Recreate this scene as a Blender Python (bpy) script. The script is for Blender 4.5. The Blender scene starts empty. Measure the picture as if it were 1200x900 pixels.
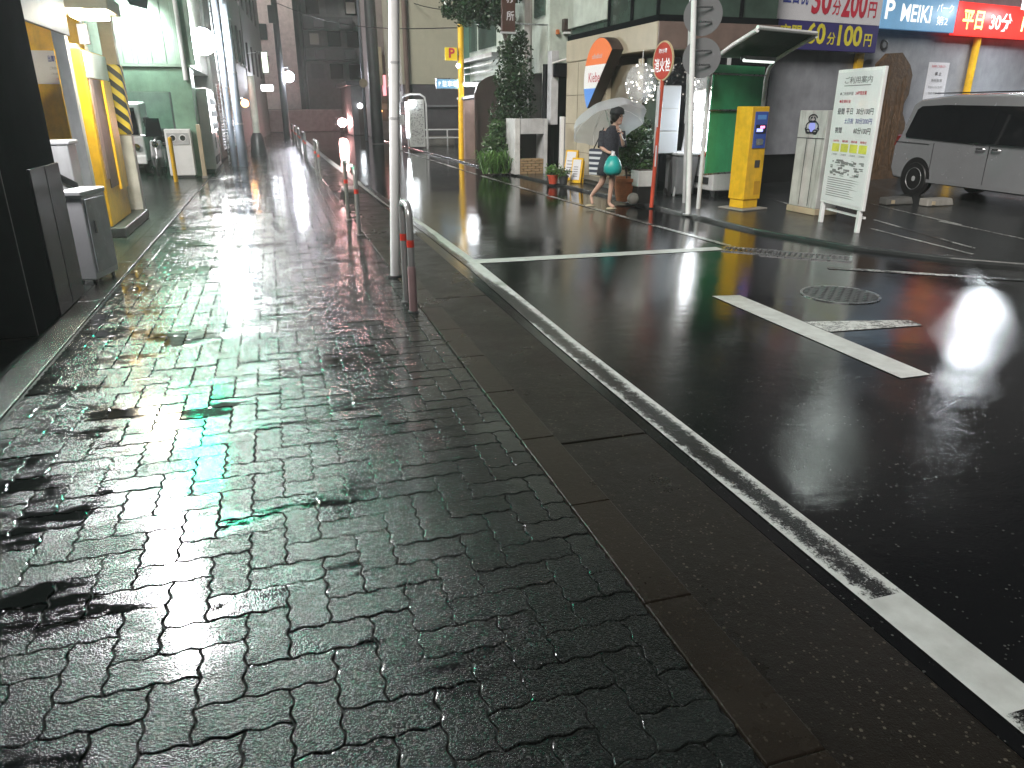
import bpy, bmesh, math, random
from mathutils import Vector, Matrix
random.seed(7)
R = math.radians
scene = bpy.context.scene
COL = scene.collection
# ------------------------------------------------------------------ camera
F = 862.0; CAMH = 1.65
PITCH = math.atan(323 / 862.0); YAW = math.atan(.3295 / 1.0679)
cp, sp, cy, sy = math.cos(PITCH), math.sin(PITCH), math.cos(YAW), math.sin(YAW)
cam_d = bpy.data.cameras.new('camera'); cam = bpy.data.objects.new('camera', cam_d); COL.objects.link(cam)
cam.location = (0, 0, CAMH); cam.rotation_euler = (R(90) - PITCH, 0, -YAW)
cam_d.sensor_width = 36; cam_d.lens = 36 * F / 1200; cam_d.clip_end = 1000; cam_d.clip_start = .05
scene.camera = cam
def ray(x, y):
    r = (x - 600) / F; u = (450 - y) / F
    X, Y, Z = r, cp + u * sp, -sp + u * cp
    return (X * cy + Y * sy, -X * sy + Y * cy, Z)
def at(x, y, Y):                      # point of the photo on the vertical plane y = Y
    d = ray(x, y); t = Y / d[1]; return Vector((d[0] * t, Y, CAMH + d[2] * t))
def gr(x, y, z=0.0):                  # point of the photo on the ground
    d = ray(x, y); t = (z - CAMH) / d[2]; return Vector((d[0] * t, d[1] * t, z))

# ------------------------------------------------------------------ materials
MATS = {}
def nd(nt, t, **kw):
    n = nt.nodes.new(t)
    for k, v in kw.items():
        if k.startswith('i_'): n.inputs[k[2:].replace('_', ' ')].default_value = v
        else: setattr(n, k, v)
    return n
def ramp(nt, src, a, b, ca=(0, 0, 0, 1), cb=(1, 1, 1, 1)):
    r = nt.nodes.new('ShaderNodeValToRGB'); r.color_ramp.elements[0].position = a; r.color_ramp.elements[1].position = b
    r.color_ramp.elements[0].color = ca; r.color_ramp.elements[1].color = cb
    nt.links.new(src, r.inputs[0]); return r.outputs[0]
def mixc(nt, f, a, b, mode='MIX'):
    m = nt.nodes.new('ShaderNodeMix'); m.data_type = 'RGBA'; m.blend_type = mode
    for s, v in ((0, f), (6, a), (7, b)):
        if isinstance(v, (int, float)): m.inputs[s].default_value = v
        elif isinstance(v, (tuple, list)): m.inputs[s].default_value = (*v[:3], 1)
        else: nt.links.new(v, m.inputs[s])
    return m.outputs[2]
def mixf(nt, f, a, b):
    m = nt.nodes.new('ShaderNodeMix'); m.data_type = 'FLOAT'
    for s, v in ((0, f), (2, a), (3, b)):
        if isinstance(v, (int, float)): m.inputs[s].default_value = v
        else: nt.links.new(v, m.inputs[s])
    return m.outputs[0]
def math_(nt, op, a, b=None):
    m = nt.nodes.new('ShaderNodeMath'); m.operation = op
    for s, v in ((0, a), (1, b)):
        if v is None: continue
        if isinstance(v, (int, float)): m.inputs[s].default_value = v
        else: nt.links.new(v, m.inputs[s])
    return m.outputs[0]
def new_mat(name):
    m = bpy.data.materials.new(name); m.use_nodes = True
    nt = m.node_tree; b = nt.nodes['Principled BSDF']; MATS[name] = m
    return m, nt, b
def pos(nt, scale=(1, 1, 1)):
    g = nd(nt, 'ShaderNodeNewGeometry'); mp = nd(nt, 'ShaderNodeMapping'); mp.inputs['Scale'].default_value = scale
    nt.links.new(g.outputs['Position'], mp.inputs[0]); return mp.outputs[0]
def noise(nt, vec, scale, detail=4, rough=.55):
    n = nd(nt, 'ShaderNodeTexNoise'); n.inputs['Scale'].default_value = scale
    n.inputs['Detail'].default_value = detail; n.inputs['Roughness'].default_value = rough
    nt.links.new(vec, n.inputs['Vector']); return n.outputs['Fac']
def bump(nt, h, dist, strength=1.0, prev=None):
    b = nd(nt, 'ShaderNodeBump'); b.inputs['Distance'].default_value = dist
    if isinstance(strength, (int, float)): b.inputs['Strength'].default_value = strength
    else: nt.links.new(strength, b.inputs['Strength'])
    nt.links.new(h, b.inputs['Height'])
    if prev is not None: nt.links.new(prev, b.inputs['Normal'])
    return b.outputs[0]
def M(name, col, rough=.5, metal=0, var=.25, vs=3.0, streak=.0, bmp=0, bs=40, wet=0, alpha=1, trans=0, spec=.5):
    """weathered plain surface: patchy tone, rain streaks, fine relief"""
    if name in MATS: return MATS[name]
    m, nt, b = new_mat(name)
    v = pos(nt)
    n1 = noise(nt, v, vs, 5, .6)
    k = ramp(nt, n1, .3, .72)
    lo = tuple(c * (1 - var) for c in col); hi = tuple(min(1, c * (1 + var * .5)) for c in col)
    c = mixc(nt, k, lo, hi)
    if streak:
        n2 = noise(nt, pos(nt, (7, 7, .5)), 2.2, 4, .6)
        c = mixc(nt, math_(nt, 'MULTIPLY', ramp(nt, n2, .5, .75), streak), c, tuple(x * .35 for x in col))
    nt.links.new(c, b.inputs['Base Color'])
    nt.links.new(mixf(nt, noise(nt, v, vs * 4, 3), rough * .75, min(1, rough * 1.25)), b.inputs['Roughness'])
    b.inputs['Metallic'].default_value = metal
    b.inputs['Specular IOR Level'].default_value = spec
    if bmp: nt.links.new(bump(nt, noise(nt, v, bs, 4), bmp), b.inputs['Normal'])
    if wet:
        b.inputs['Coat Weight'].default_value = wet; b.inputs['Coat Roughness'].default_value = .12
    if alpha < 1: b.inputs['Alpha'].default_value = alpha
    if trans: b.inputs['Transmission Weight'].default_value = trans
    return m
def E(name, col, strength, base=(.8, .8, .8), uneven=.0, us=2.0):
    """surface of a lit lamp or lit sign"""
    if name in MATS: return MATS[name]
    m, nt, b = new_mat(name)
    b.inputs['Base Color'].default_value = (*base, 1); b.inputs['Roughness'].default_value = .3
    b.inputs['Emission Color'].default_value = (*col, 1)
    if uneven:
        n = noise(nt, pos(nt), us, 3)
        nt.links.new(mixf(nt, ramp(nt, n, .3, .7), strength * (1 - uneven), strength * (1 + uneven)), b.inputs['Emission Strength'])
    else: b.inputs['Emission Strength'].default_value = strength
    return m

# --- wet ground materials
def wet_pavers():
    m, nt, b = new_mat('wet_pavers')
    v = pos(nt)
    at_ = nd(nt, 'ShaderNodeAttribute', attribute_name='tone'); tone = at_.outputs['Fac']
    # thin water film: patches, longer across the walking direction
    pn = noise(nt, pos(nt, (.62, 1.25, 1)), 1.25, 6, .66)
    pn2 = noise(nt, pos(nt, (.7, 2.2, 1)), 7.0, 5, .7)
    pud = math_(nt, 'ADD', math_(nt, 'MULTIPLY', pn, .70), math_(nt, 'MULTIPLY', pn2, .30))
    # the pavement dips along its building side, where water stands
    sx_ = nd(nt, 'ShaderNodeSeparateXYZ'); nt.links.new(v, sx_.inputs[0])
    dip = nd(nt, 'ShaderNodeMapRange'); nt.links.new(sx_.outputs[0], dip.inputs[0]); dip.inputs[1].default_value = .5; dip.inputs[2].default_value = -.7; dip.inputs[3].default_value = -.05; dip.inputs[4].default_value = .035; pud = math_(nt, 'ADD', pud, dip.outputs[0])
    pud = math_(nt, 'ADD', pud, math_(nt, 'MULTIPLY', math_(nt, 'SUBTRACT', tone, .5), .07))
    P = ramp(nt, pud, .49, .615)
    grain = noise(nt, v, 170, 4, .75)
    vg = nd(nt, 'ShaderNodeTexVoronoi'); vg.inputs['Scale'].default_value = 150; nt.links.new(v, vg.inputs['Vector'])
    dome = math_(nt, 'SUBTRACT', 1.0, vg.outputs['Distance']); sg = nd(nt, 'ShaderNodeSeparateColor'); nt.links.new(vg.outputs['Color'], sg.inputs[0])
    c1 = mixc(nt, tone, (.0045, .0066, .0058), (.0125, .0160, .0145))
    c1 = mixc(nt, math_(nt, 'MULTIPLY', ramp(nt, grain, .4, .75), .7), c1, (.017, .019, .018))
    c1 = mixc(nt, math_(nt, 'MULTIPLY', math_(nt, 'GREATER_THAN', sg.outputs[0], .88), .6), c1, (.035, .036, .034))
    c1 = mixc(nt, math_(nt, 'MULTIPLY', P, .5), c1, (.010, .012, .011))
    nt.links.new(c1, b.inputs['Base Color'])
    nt.links.new(mixf(nt, P, mixf(nt, tone, .13, .22), .045), b.inputs['Roughness'])
    inv = mixf(nt, P, 1.0, .05)
    bm_ = bump(nt, grain, .0013, inv)
    bm_ = bump(nt, dome, .0016, inv, bm_)
    bm_ = bump(nt, noise(nt, v, 60, 3, .6), .0006, inv, bm_)
    bm_ = bump(nt, noise(nt, pos(nt, (1, 1.6, 1)), 7, 2, .5), .002, mixf(nt, P, .6, .5), bm_)
    nt.links.new(bm_, b.inputs['Normal'])
    # the water itself: a smoother skin over the rough blocks
    cb = bump(nt, noise(nt, v, 75, 3, .6), .00045, mixf(nt, P, 1.0, .25)); cb = bump(nt, noise(nt, pos(nt, (1, 1.6, 1)), 7, 2, .5), .002, .5, cb)
    nt.links.new(cb, b.inputs['Coat Normal']); b.inputs['Coat IOR'].default_value = 1.33
    nt.links.new(mixf(nt, P, mixf(nt, tone, .35, .75), 1.0), b.inputs['Coat Weight']); nt.links.new(mixf(nt, P, mixf(nt, tone, .035, .085), .03), b.inputs['Coat Roughness'])
    b.inputs['Specular IOR Level'].default_value = .26
    return m
def wet_asphalt():
    m, nt, b = new_mat('wet_asphalt')
    v = pos(nt)
    pn = noise(nt, pos(nt, (1, .6, 1)), .55, 6, .6)
    P = ramp(nt, pn, .40, .60)
    grain = noise(nt, v, 190, 3, .75)
    c = mixc(nt, ramp(nt, grain, .4, .75), (.0035, .0035, .004), (.013, .013, .0138))
    c = mixc(nt, ramp(nt, noise(nt, v, 1.3, 4), .35, .7), c, (.006, .006, .0065))
    vo = nd(nt, 'ShaderNodeTexVoronoi'); vo.inputs['Scale'].default_value = 60; nt.links.new(v, vo.inputs['Vector']); sc2 = nd(nt, 'ShaderNodeSeparateColor'); nt.links.new(vo.outputs['Color'], sc2.inputs[0])
    f = math_(nt, 'MULTIPLY', math_(nt, 'GREATER_THAN', sc2.outputs[0], .76), math_(nt, 'LESS_THAN', vo.outputs['Distance'], math_(nt, 'MULTIPLY', sc2.outputs[1], .34))); f = math_(nt, 'MULTIPLY', f, ramp(nt, noise(nt, v, 5, 4), .32, .62)); c = mixc(nt, math_(nt, 'MULTIPLY', f, .8), c, (.11, .11, .105))
    nt.links.new(c, b.inputs['Base Color'])
    nt.links.new(mixf(nt, P, .07, .035), b.inputs['Roughness'])
    inv = mixf(nt, P, .9, .3)
    bm_ = bump(nt, grain, .0005, inv)
    bm_ = bump(nt, noise(nt, v, 75, 3, .65), .0007, inv, bm_)
    bm_ = bump(nt, noise(nt, pos(nt, (1, 1.4, 1)), 5, 2), .003, .35, bm_)
    nt.links.new(bm_, b.inputs['Normal'])
    return m
def wet_concrete(name, c0, c1, r0=.22, r1=.34, speck=.0, bd=.002):
    m, nt, b = new_mat(name)
    v = pos(nt)
    n = noise(nt, v, 2.0, 5, .65); g = noise(nt, v, 160, 3, .75)
    c = mixc(nt, ramp(nt, n, .3, .7), c0, c1)
    c = mixc(nt, math_(nt, 'MULTIPLY', ramp(nt, g, .45, .8), .5), c, tuple(x * 1.5 for x in c1))
    if speck:
        vo = nd(nt, 'ShaderNodeTexVoronoi'); vo.inputs['Scale'].default_value = 85; nt.links.new(v, vo.inputs['Vector'])
        sc_ = nd(nt, 'ShaderNodeSeparateColor'); nt.links.new(vo.outputs['Color'], sc_.inputs[0])
        f = math_(nt, 'MULTIPLY', math_(nt, 'GREATER_THAN', sc_.outputs[0], .80), math_(nt, 'LESS_THAN', vo.outputs['Distance'], math_(nt, 'MULTIPLY', sc_.outputs[1], .52)))
        f = math_(nt, 'MULTIPLY', f, ramp(nt, noise(nt, v, 6, 4), .25, .6))
        c = mixc(nt, math_(nt, 'MULTIPLY', f, speck), c, (.14, .12, .095))
    nt.links.new(c, b.inputs['Base Color'])
    nt.links.new(mixf(nt, ramp(nt, n, .35, .65), r0, r1), b.inputs['Roughness'])
    b.inputs['Specular IOR Level'].default_value = .25
    bm_ = bump(nt, g, bd); bm_ = bump(nt, noise(nt, v, 30, 3), bd, 1, bm_)
    nt.links.new(bm_, b.inputs['Normal'])
    return m
def worn_paint(name, wear, xc=None, half=.09):
    """road paint with the grip layer worn away; bare asphalt shows through"""
    m, nt, b = new_mat(name)
    v = pos(nt)
    n = noise(nt, v, 26, 6, .8); n2 = noise(nt, pos(nt, (1, .45, 1)), 1.6, 3); n3 = noise(nt, v, 120, 2, .7)
    h = math_(nt, 'ADD', math_(nt, 'MULTIPLY', n, .40), math_(nt, 'MULTIPLY', n2, .38)); h = math_(nt, 'ADD', h, math_(nt, 'MULTIPLY', n3, .22))
    if xc is not None:
        s = nd(nt, 'ShaderNodeSeparateXYZ'); nt.links.new(v, s.inputs[0])
        d = math_(nt, 'DIVIDE', math_(nt, 'ABSOLUTE', math_(nt, 'SUBTRACT', s.outputs[0], xc)), half)
        mid = math_(nt, 'SUBTRACT', 1.0, math_(nt, 'POWER', math_(nt, 'MINIMUM', d, 1.0), 1.7))
        h = math_(nt, 'ADD', h, math_(nt, 'MULTIPLY', mid, .20))
        # the stretch repainted lately, next to the viewer, is intact
        fresh = math_(nt, 'MULTIPLY', math_(nt, 'LESS_THAN', s.outputs[1], 1.74), math_(nt, 'GREATER_THAN', s.outputs[1], 1.18))
        h = math_(nt, 'SUBTRACT', h, math_(nt, 'MULTIPLY', fresh, .30))
    w = ramp(nt, h, .52 - wear, .60 - wear)
    paint = mixc(nt, ramp(nt, noise(nt, v, 9, 4), .3, .75), (.62, .63, .62), (.42, .42, .41))
    c = mixc(nt, w, paint, (.016, .016, .017))
    nt.links.new(c, b.inputs['Base Color'])
    nt.links.new(mixf(nt, w, .3, .16), b.inputs['Roughness'])
    nt.links.new(bump(nt, noise(nt, v, 150, 3), .0015), b.inputs['Normal'])
    return m
wet_pavers(); wet_asphalt()
wet_concrete('gutter', (.0062, .0048, .0034), (.013, .010, .007), .26, .42, .8)
wet_concrete('kerbstone', (.015, .0115, .0085), (.027, .020, .0145), .24, .36, .35, .0012)
wet_concrete('strip', (.014, .013, .011), (.030, .028, .024), .12, .26, .2)
wet_concrete('lot_floor', (.016, .018, .019), (.034, .037, .038), .09, .22, .2)
wet_concrete('joint', (.003, .003, .003), (.007, .007, .006), .6, .8, 0)
wet_concrete('left_lot', (.02, .028, .024), (.05, .062, .055), .1, .22, .2)
worn_paint('edge_paint', -.05, 1.95); worn_paint('paint', -.10); worn_paint('faint_paint', .075)

# ------------------------------------------------------------------ mesh helper
class MB:
    def __init__(s): s.v = []; s.f = []; s.m = []; s.mi = 0
    def add(s, vs, fs):
        o = len(s.v); s.v += [tuple(p) for p in vs]; s.f += [tuple(i + o for i in f) for f in fs]; s.m += [s.mi] * len(fs); return s
    def box(s, x0, x1, y0, y1, z0, z1):
        return s.add([(x0, y0, z0), (x1, y0, z0), (x1, y1, z0), (x0, y1, z0), (x0, y0, z1), (x1, y0, z1), (x1, y1, z1), (x0, y1, z1)],
                     [(0, 3, 2, 1), (4, 5, 6, 7), (0, 1, 5, 4), (1, 2, 6, 5), (2, 3, 7, 6), (3, 0, 4, 7)])
    def obox(s, a, b, w, z0, z1, off=0):
        """upright slab from a to b (2D), thickness w to the left of a->b, shifted by off"""
        a = Vector(a[:2]); b = Vector(b[:2]); d = (b - a).normalized(); n = Vector((-d.y, d.x))
        p = [a + n * off, b + n * off, b + n * (off + w), a + n * (off + w)]
        return s.prism([(q.x, q.y) for q in p], z0, z1)
    def prism(s, poly, z0, z1):
        n = len(poly); area = sum(poly[i][0] * poly[(i + 1) % n][1] - poly[(i + 1) % n][0] * poly[i][1] for i in range(n))
        if area < 0: poly = poly[::-1]
        vs = [(x, y, z0) for x, y in poly] + [(x, y, z1) for x, y in poly]
        return s.add(vs, [tuple(range(n))[::-1], tuple(range(n, 2 * n))] + [(i, (i + 1) % n, n + (i + 1) % n, n + i) for i in range(n)])
    def extr(s, poly3, d):
        """flat 3D polygon extruded along d"""
        n = len(poly3); d = Vector(d); P = [Vector(p) for p in poly3]
        return s.add(P + [p + d for p in P], [tuple(range(n))[::-1], tuple(range(n, 2 * n))] + [(i, (i + 1) % n, n + (i + 1) % n, n + i) for i in range(n)])
    def tube(s, pts, r, n=10, cap=True):
        pts = [Vector(p) for p in pts]; k = len(pts); rs = r if isinstance(r, (list, tuple)) else [r] * k
        up = None; vs = []
        for i, p in enumerate(pts):
            d = (pts[min(i + 1, k - 1)] - pts[max(i - 1, 0)]).normalized()
            if up is None: up = Vector((0, 0, 1)) if abs(d.z) < .9 else Vector((1, 0, 0))
            a = (up - d * up.dot(d)).normalized(); b = d.cross(a); up = a
            vs += [p + (a * math.cos(t) + b * math.sin(t)) * rs[i] for t in (2 * math.pi * j / n for j in range(n))]
        fs = [(i * n + j, i * n + (j + 1) % n, (i + 1) * n + (j + 1) % n, (i + 1) * n + j) for i in range(k - 1) for j in range(n)]
        if cap: fs += [tuple(range(n))[::-1], tuple(range((k - 1) * n, k * n))]
        return s.add(vs, fs)
    def lathe(s, c, prof, n=20, ax=None, cap=True):
        """profile [(r, h)] turned about axis ax through c"""
        c = Vector(c); ax = Vector(ax or (0, 0, 1)).normalized()
        a = ax.orthogonal().normalized(); b = ax.cross(a); vs = []; k = len(prof)
        for r, h in prof: vs += [c + ax * h + (a * math.cos(t) + b * math.sin(t)) * r for t in (2 * math.pi * j / n for j in range(n))]
        fs = [(i * n + j, i * n + (j + 1) % n, (i + 1) * n + (j + 1) % n, (i + 1) * n + j) for i in range(k - 1) for j in range(n)]
        if cap: fs += [tuple(range(n))[::-1], tuple(range((k - 1) * n, k * n))]
        return s.add(vs, fs)
    def ball(s, c, r, n=14, k=9, sc=(1, 1, 1)):
        c = Vector(c); vs = []; 
        for i in range(k + 1):
            ph = math.pi * i / k
            for j in range(n):
                t = 2 * math.pi * j / n
                vs.append((c.x + r * sc[0] * math.sin(ph) * math.cos(t), c.y + r * sc[1] * math.sin(ph) * math.sin(t), c.z - r * sc[2] * math.cos(ph)))
        return s.add(vs, [(i * n + j, i * n + (j + 1) % n, (i + 1) * n + (j + 1) % n, (i + 1) * n + j) for i in range(k) for j in range(n)])
    def quad(s, a, b, c, d): return s.add([a, b, c, d], [(0, 1, 2, 3)])
    def build(s, name, mat, parent=None, smooth=False, bev=0, label=None, local=False, segs=2):
        me = bpy.data.meshes.new(name)
        o = Vector((0, 0, 0))
        p = parent
        while p is not None and not local: o += p.location; p = p.parent
        me.from_pydata([tuple(Vector(v) - o) for v in s.v], [], s.f); me.validate(); me.update()
        ms = mat if isinstance(mat, (list, tuple)) else [mat]
        for mm in ms: me.materials.append(MATS[mm] if isinstance(mm, str) else mm)
        if len(ms) > 1 and len(me.polygons) == len(s.m): me.polygons.foreach_set('material_index', s.m)
        if smooth: me.shade_smooth()
        ob = bpy.data.objects.new(name, me); COL.objects.link(ob)
        if parent is not None: ob.parent = parent
        if smooth == 'auto':
            md = ob.modifiers.new('edges', 'EDGE_SPLIT'); md.split_angle = R(35)
        if bev:
            md = ob.modifiers.new('bevel', 'BEVEL'); md.width = bev; md.segments = segs; md.limit_method = 'ANGLE'; md.angle_limit = R(40); md.harden_normals = False
        if label: ob['label'] = label
        return ob
def thing(name, label, cat, loc=(0, 0, 0), group=None, kind=None):
    o = bpy.data.objects.new(name, None); COL.objects.link(o); o.location = loc; o.empty_display_size = .2
    return tag(o, label, cat, group, kind)
def tag(o, label=None, cat=None, group=None, kind=None):
    if label: o['label'] = label
    if cat: o['category'] = cat
    if group: o['group'] = group
    if kind: o['kind'] = kind
    return o
def struct(o): o['kind'] = 'structure'; return o
def dup(root, loc, label):
    """copy of a thing with copies of its parts and sub-parts"""
    def cp_(o, par):
        c = o.copy(); COL.objects.link(c)
        if par is not None: c.parent = par
        for ch in list(o.children): cp_(ch, c)
        return c
    r = cp_(root, None); r.location = loc; r['label'] = label; return r
FC = None
def text(body, parent, mat, o, xd, ud, w, h, bold=0, name='lettering', depth=.004, keep=False):
    """raised or printed writing fitted into a w x h box whose lower left corner is o"""
    cu = bpy.data.curves.new('t', 'FONT'); cu.body = body; cu.size = 1; cu.offset = bold; cu.extrude = 0; cu.resolution_u = 3
    ob = bpy.data.objects.new('t', cu); COL.objects.link(ob)
    dg = bpy.context.evaluated_depsgraph_get(); dg.update()
    me = bpy.data.meshes.new_from_object(ob.evaluated_get(dg)); bpy.data.objects.remove(ob); bpy.data.curves.remove(cu)
    if not me.vertices: return None
    xs = [v.co.x for v in me.vertices]; ys = [v.co.y for v in me.vertices]
    x0, x1, y0, y1 = min(xs), max(xs), min(ys), max(ys)
    sx, sy_ = w / max(1e-6, x1 - x0), h / max(1e-6, y1 - y0)
    if keep: sx = sy_ = min(sx, sy_)
    o = Vector(o); xd = Vector(xd).normalized(); ud = Vector(ud).normalized(); nn = xd.cross(ud)
    off = Vector((0, 0, 0)); p = parent
    while p is not None: off += p.location; p = p.parent
    for v in me.vertices:
        v.co = o + xd * ((v.co.x - x0) * sx) + ud * ((v.co.y - y0) * sy_) + nn * depth - off
    me.materials.clear(); me.materials.append(MATS[mat]); me.name = name
    r = bpy.data.objects.new(name, me); COL.objects.link(r); r.parent = parent
    return r
def light(kind, name, loc, power, col=(1, 1, 1), size=.1, aim=None, angle=None, blend=.5, parent=None, size_y=None):
    l = bpy.data.lights.new(name, kind); l.energy = power; l.color = col
    if kind in ('POINT', 'SPOT'): l.shadow_soft_size = size
    if kind == 'AREA':
        l.size = size
        if size_y: l.shape = 'RECTANGLE'; l.size_y = size_y
    if kind == 'SPOT': l.spot_size = R(angle or 90); l.spot_blend = blend
    o = bpy.data.objects.new(name, l); COL.objects.link(o); o.location = loc
    if aim is not None: o.rotation_euler = (Vector(aim) - Vector(loc)).to_track_quat('-Z', 'Y').to_euler()
    if parent is not None:
        o.parent = parent; o.location = Vector(loc) - parent.location
    return o

# palette
M('black_wall', (.008, .009, .011), .5, streak=.2, spec=0); M('granite', (.016, .017, .024), .16, var=.5, vs=60, spec=.22)
M('white_paint', (.62, .63, .63), .35, streak=.25); M('white_metal', (.80, .81, .82), .3, var=.12, streak=.12); M('grey_paint', (.32, .33, .35), .4)
M('light_grey', (.48, .49, .51), .4, streak=.2); M('mid_grey', (.20, .205, .22), .45, streak=.2); M('dark_grey', (.05, .052, .056), .4)
M('yellow_paint', (.76, .45, .02), .35, var=.22, vs=6, streak=.3); M('yellow_sign', (.85, .62, .03), .35, var=.1)
M('beige', (.48, .40, .28), .5); M('green_wall', (.20, .34, .25), .35, streak=.25); M('green_corr', (.34, .46, .38), .35, streak=.2)
M('steel', (.42, .43, .45), .28, metal=.9); M('galv', (.20, .22, .26), .4, metal=.5, streak=.2); M('chrome', (.75, .75, .77), .12, metal=1, var=.05)
M('red', (.62, .05, .03), .35); M('red_pole', (.50, .07, .035), .35, streak=.3); M('blue', (.05, .10, .42), .35); M('sky_blue', (.12, .33, .75), .4)
M('cream_tile', (.45, .40, .30), .4, var=.12, streak=.12); M('brown_band', (.16, .115, .10), .4); M('olive_panel', (.14, .115, .075), .45)
M('pale_wall', (.50, .56, .50), .45, streak=.2); M('concrete', (.27, .26, .24), .55, streak=.3, bmp=.002); M('dark_brown', (.045, .03, .026), .4)
M('pink_stone', (.24, .17, .15), .4, streak=.15); M('glass_dark', (.008, .009, .011), .05, spec=.45); M('hub', (.55, .56, .58), .28, metal=.3); M('rubber', (.012, .012, .013), .5)
M('window_green', (.055, .085, .07), .08, var=.4, vs=1.5, spec=.8)
M('van_silver', (.40, .415, .44), .25, metal=.5, var=.06, wet=1); M('lot_wall', (.28, .29, .32), .5, streak=.15); M('wood_bark', (.085, .047, .022), .7, var=.5, vs=9, bmp=.02, bs=14)
M('green_panel', (.06, .40, .18), .45, streak=.15); M('dark_green', (.01, .045, .025), .4); M('purple', (.045, .035, .16), .4, var=.1)
M('ink', (.02, .02, .03), .5); M('ink_blue', (.04, .06, .30), .5); M('ink_red', (.55, .03, .06), .5); M('ink_grey', (.22, .22, .23), .5); M('ink_yellow', (.75, .66, .05), .5)
M('print_yellow', (.72, .72, .10), .45); M('sign_white', (.66, .66, .70), .3, var=.06); M('trunk', (.05, .035, .025), .7, bmp=.01)
M('terracotta', (.38, .13, .05), .5, var=.3, vs=12); M('brick_tan', (.30, .21, .12), .5); M('skin', (.50, .31, .24), .45, var=.06); M('hair', (.018, .013, .011), .4)
M('dress', (.036, .037, .048), .8, var=.5, vs=34, spec=.2); M('teal', (.015, .34, .32), .4); M('hat', (.03, .03, .035), .7)
M('mist_pink', (.64, .56, .535), .7); M('mist_dark', (.115, .112, .112), .6, streak=.2); M('mist_wall', (.27, .23, .22), .7); M('left_far', (.07, .075, .068), .6, streak=.3)
M('slate', (.075, .072, .08), .5); M('orange', (.5, .16, .05), .5); M('steps', (.10, .10, .095), .35)
E('flood', (.97, 1, .98), 340); E('tube_white', (.9, .95, 1), 22); E('tube_dim', (.9, .95, 1), 7); E('vend_white', (.92, .97, 1), 9, uneven=.4, us=6); E('lamp_white', (.9, .9, 1), 220); E('canopy_lamp', (1, .90, .68), 190)
E('warm_lamp', (1, .45, .15), 14); E('panel_white', (.82, .9, 1), .10, base=(.42, .44, .48), uneven=.15); E('screen_blue', (.15, .2, 1), 2.5); E('screen_pink', (1, .1, .4), 3)
E('sign_red', (.9, .03, .025), 1.1, base=(.5, .03, .02), uneven=.2); E('sign_cyan', (.10, .28, .52), .42, base=(.2, .4, .6), uneven=.3); E('letter_yellow', (1, .7, .06), 2.6); E('letter_cream', (.9, .9, .8), .8)
E('tail', (1, .5, .48), 260); E('far_white', (.9, .95, 1), 18); E('proj_white', (1, .98, 1), 330); E('proj_green', (.01, .95, .5), 270)
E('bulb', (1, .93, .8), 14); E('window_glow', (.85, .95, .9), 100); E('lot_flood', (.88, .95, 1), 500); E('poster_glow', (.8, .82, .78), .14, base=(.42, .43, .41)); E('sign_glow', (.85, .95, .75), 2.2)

# ================================================================== SETTING
ground = struct(MB().box(-160, 160, -60, 200, -.5, -.06).build('ground', 'joint'))
# road: one asphalt sheet, wide enough to pass under the lots
struct(MB().box(1.796, 9.2, -6, 75, -.055, -.022).build('road', 'wet_asphalt'))
# gutter of exposed-aggregate slabs, joints every 3.3 m
g_ = MB(); y = -6.65
while y < 70:
    g_.box(1.288, 1.79, y + .006, y + 3.31, -.055, -.018); y += 3.32
struct(g_.build('gutter', 'gutter', bev=.006))
# kerb stones, 0.72 m each
k_ = MB(); y = -4.54
while y < 70:
    j = random.uniform(-.0006, .0006); k_.box(1.092, 1.282, y + .0022, y + .7178, -.055, .002 + j); y += .72
struct(k_.build('kerb', 'kerbstone', bev=.005))
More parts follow.
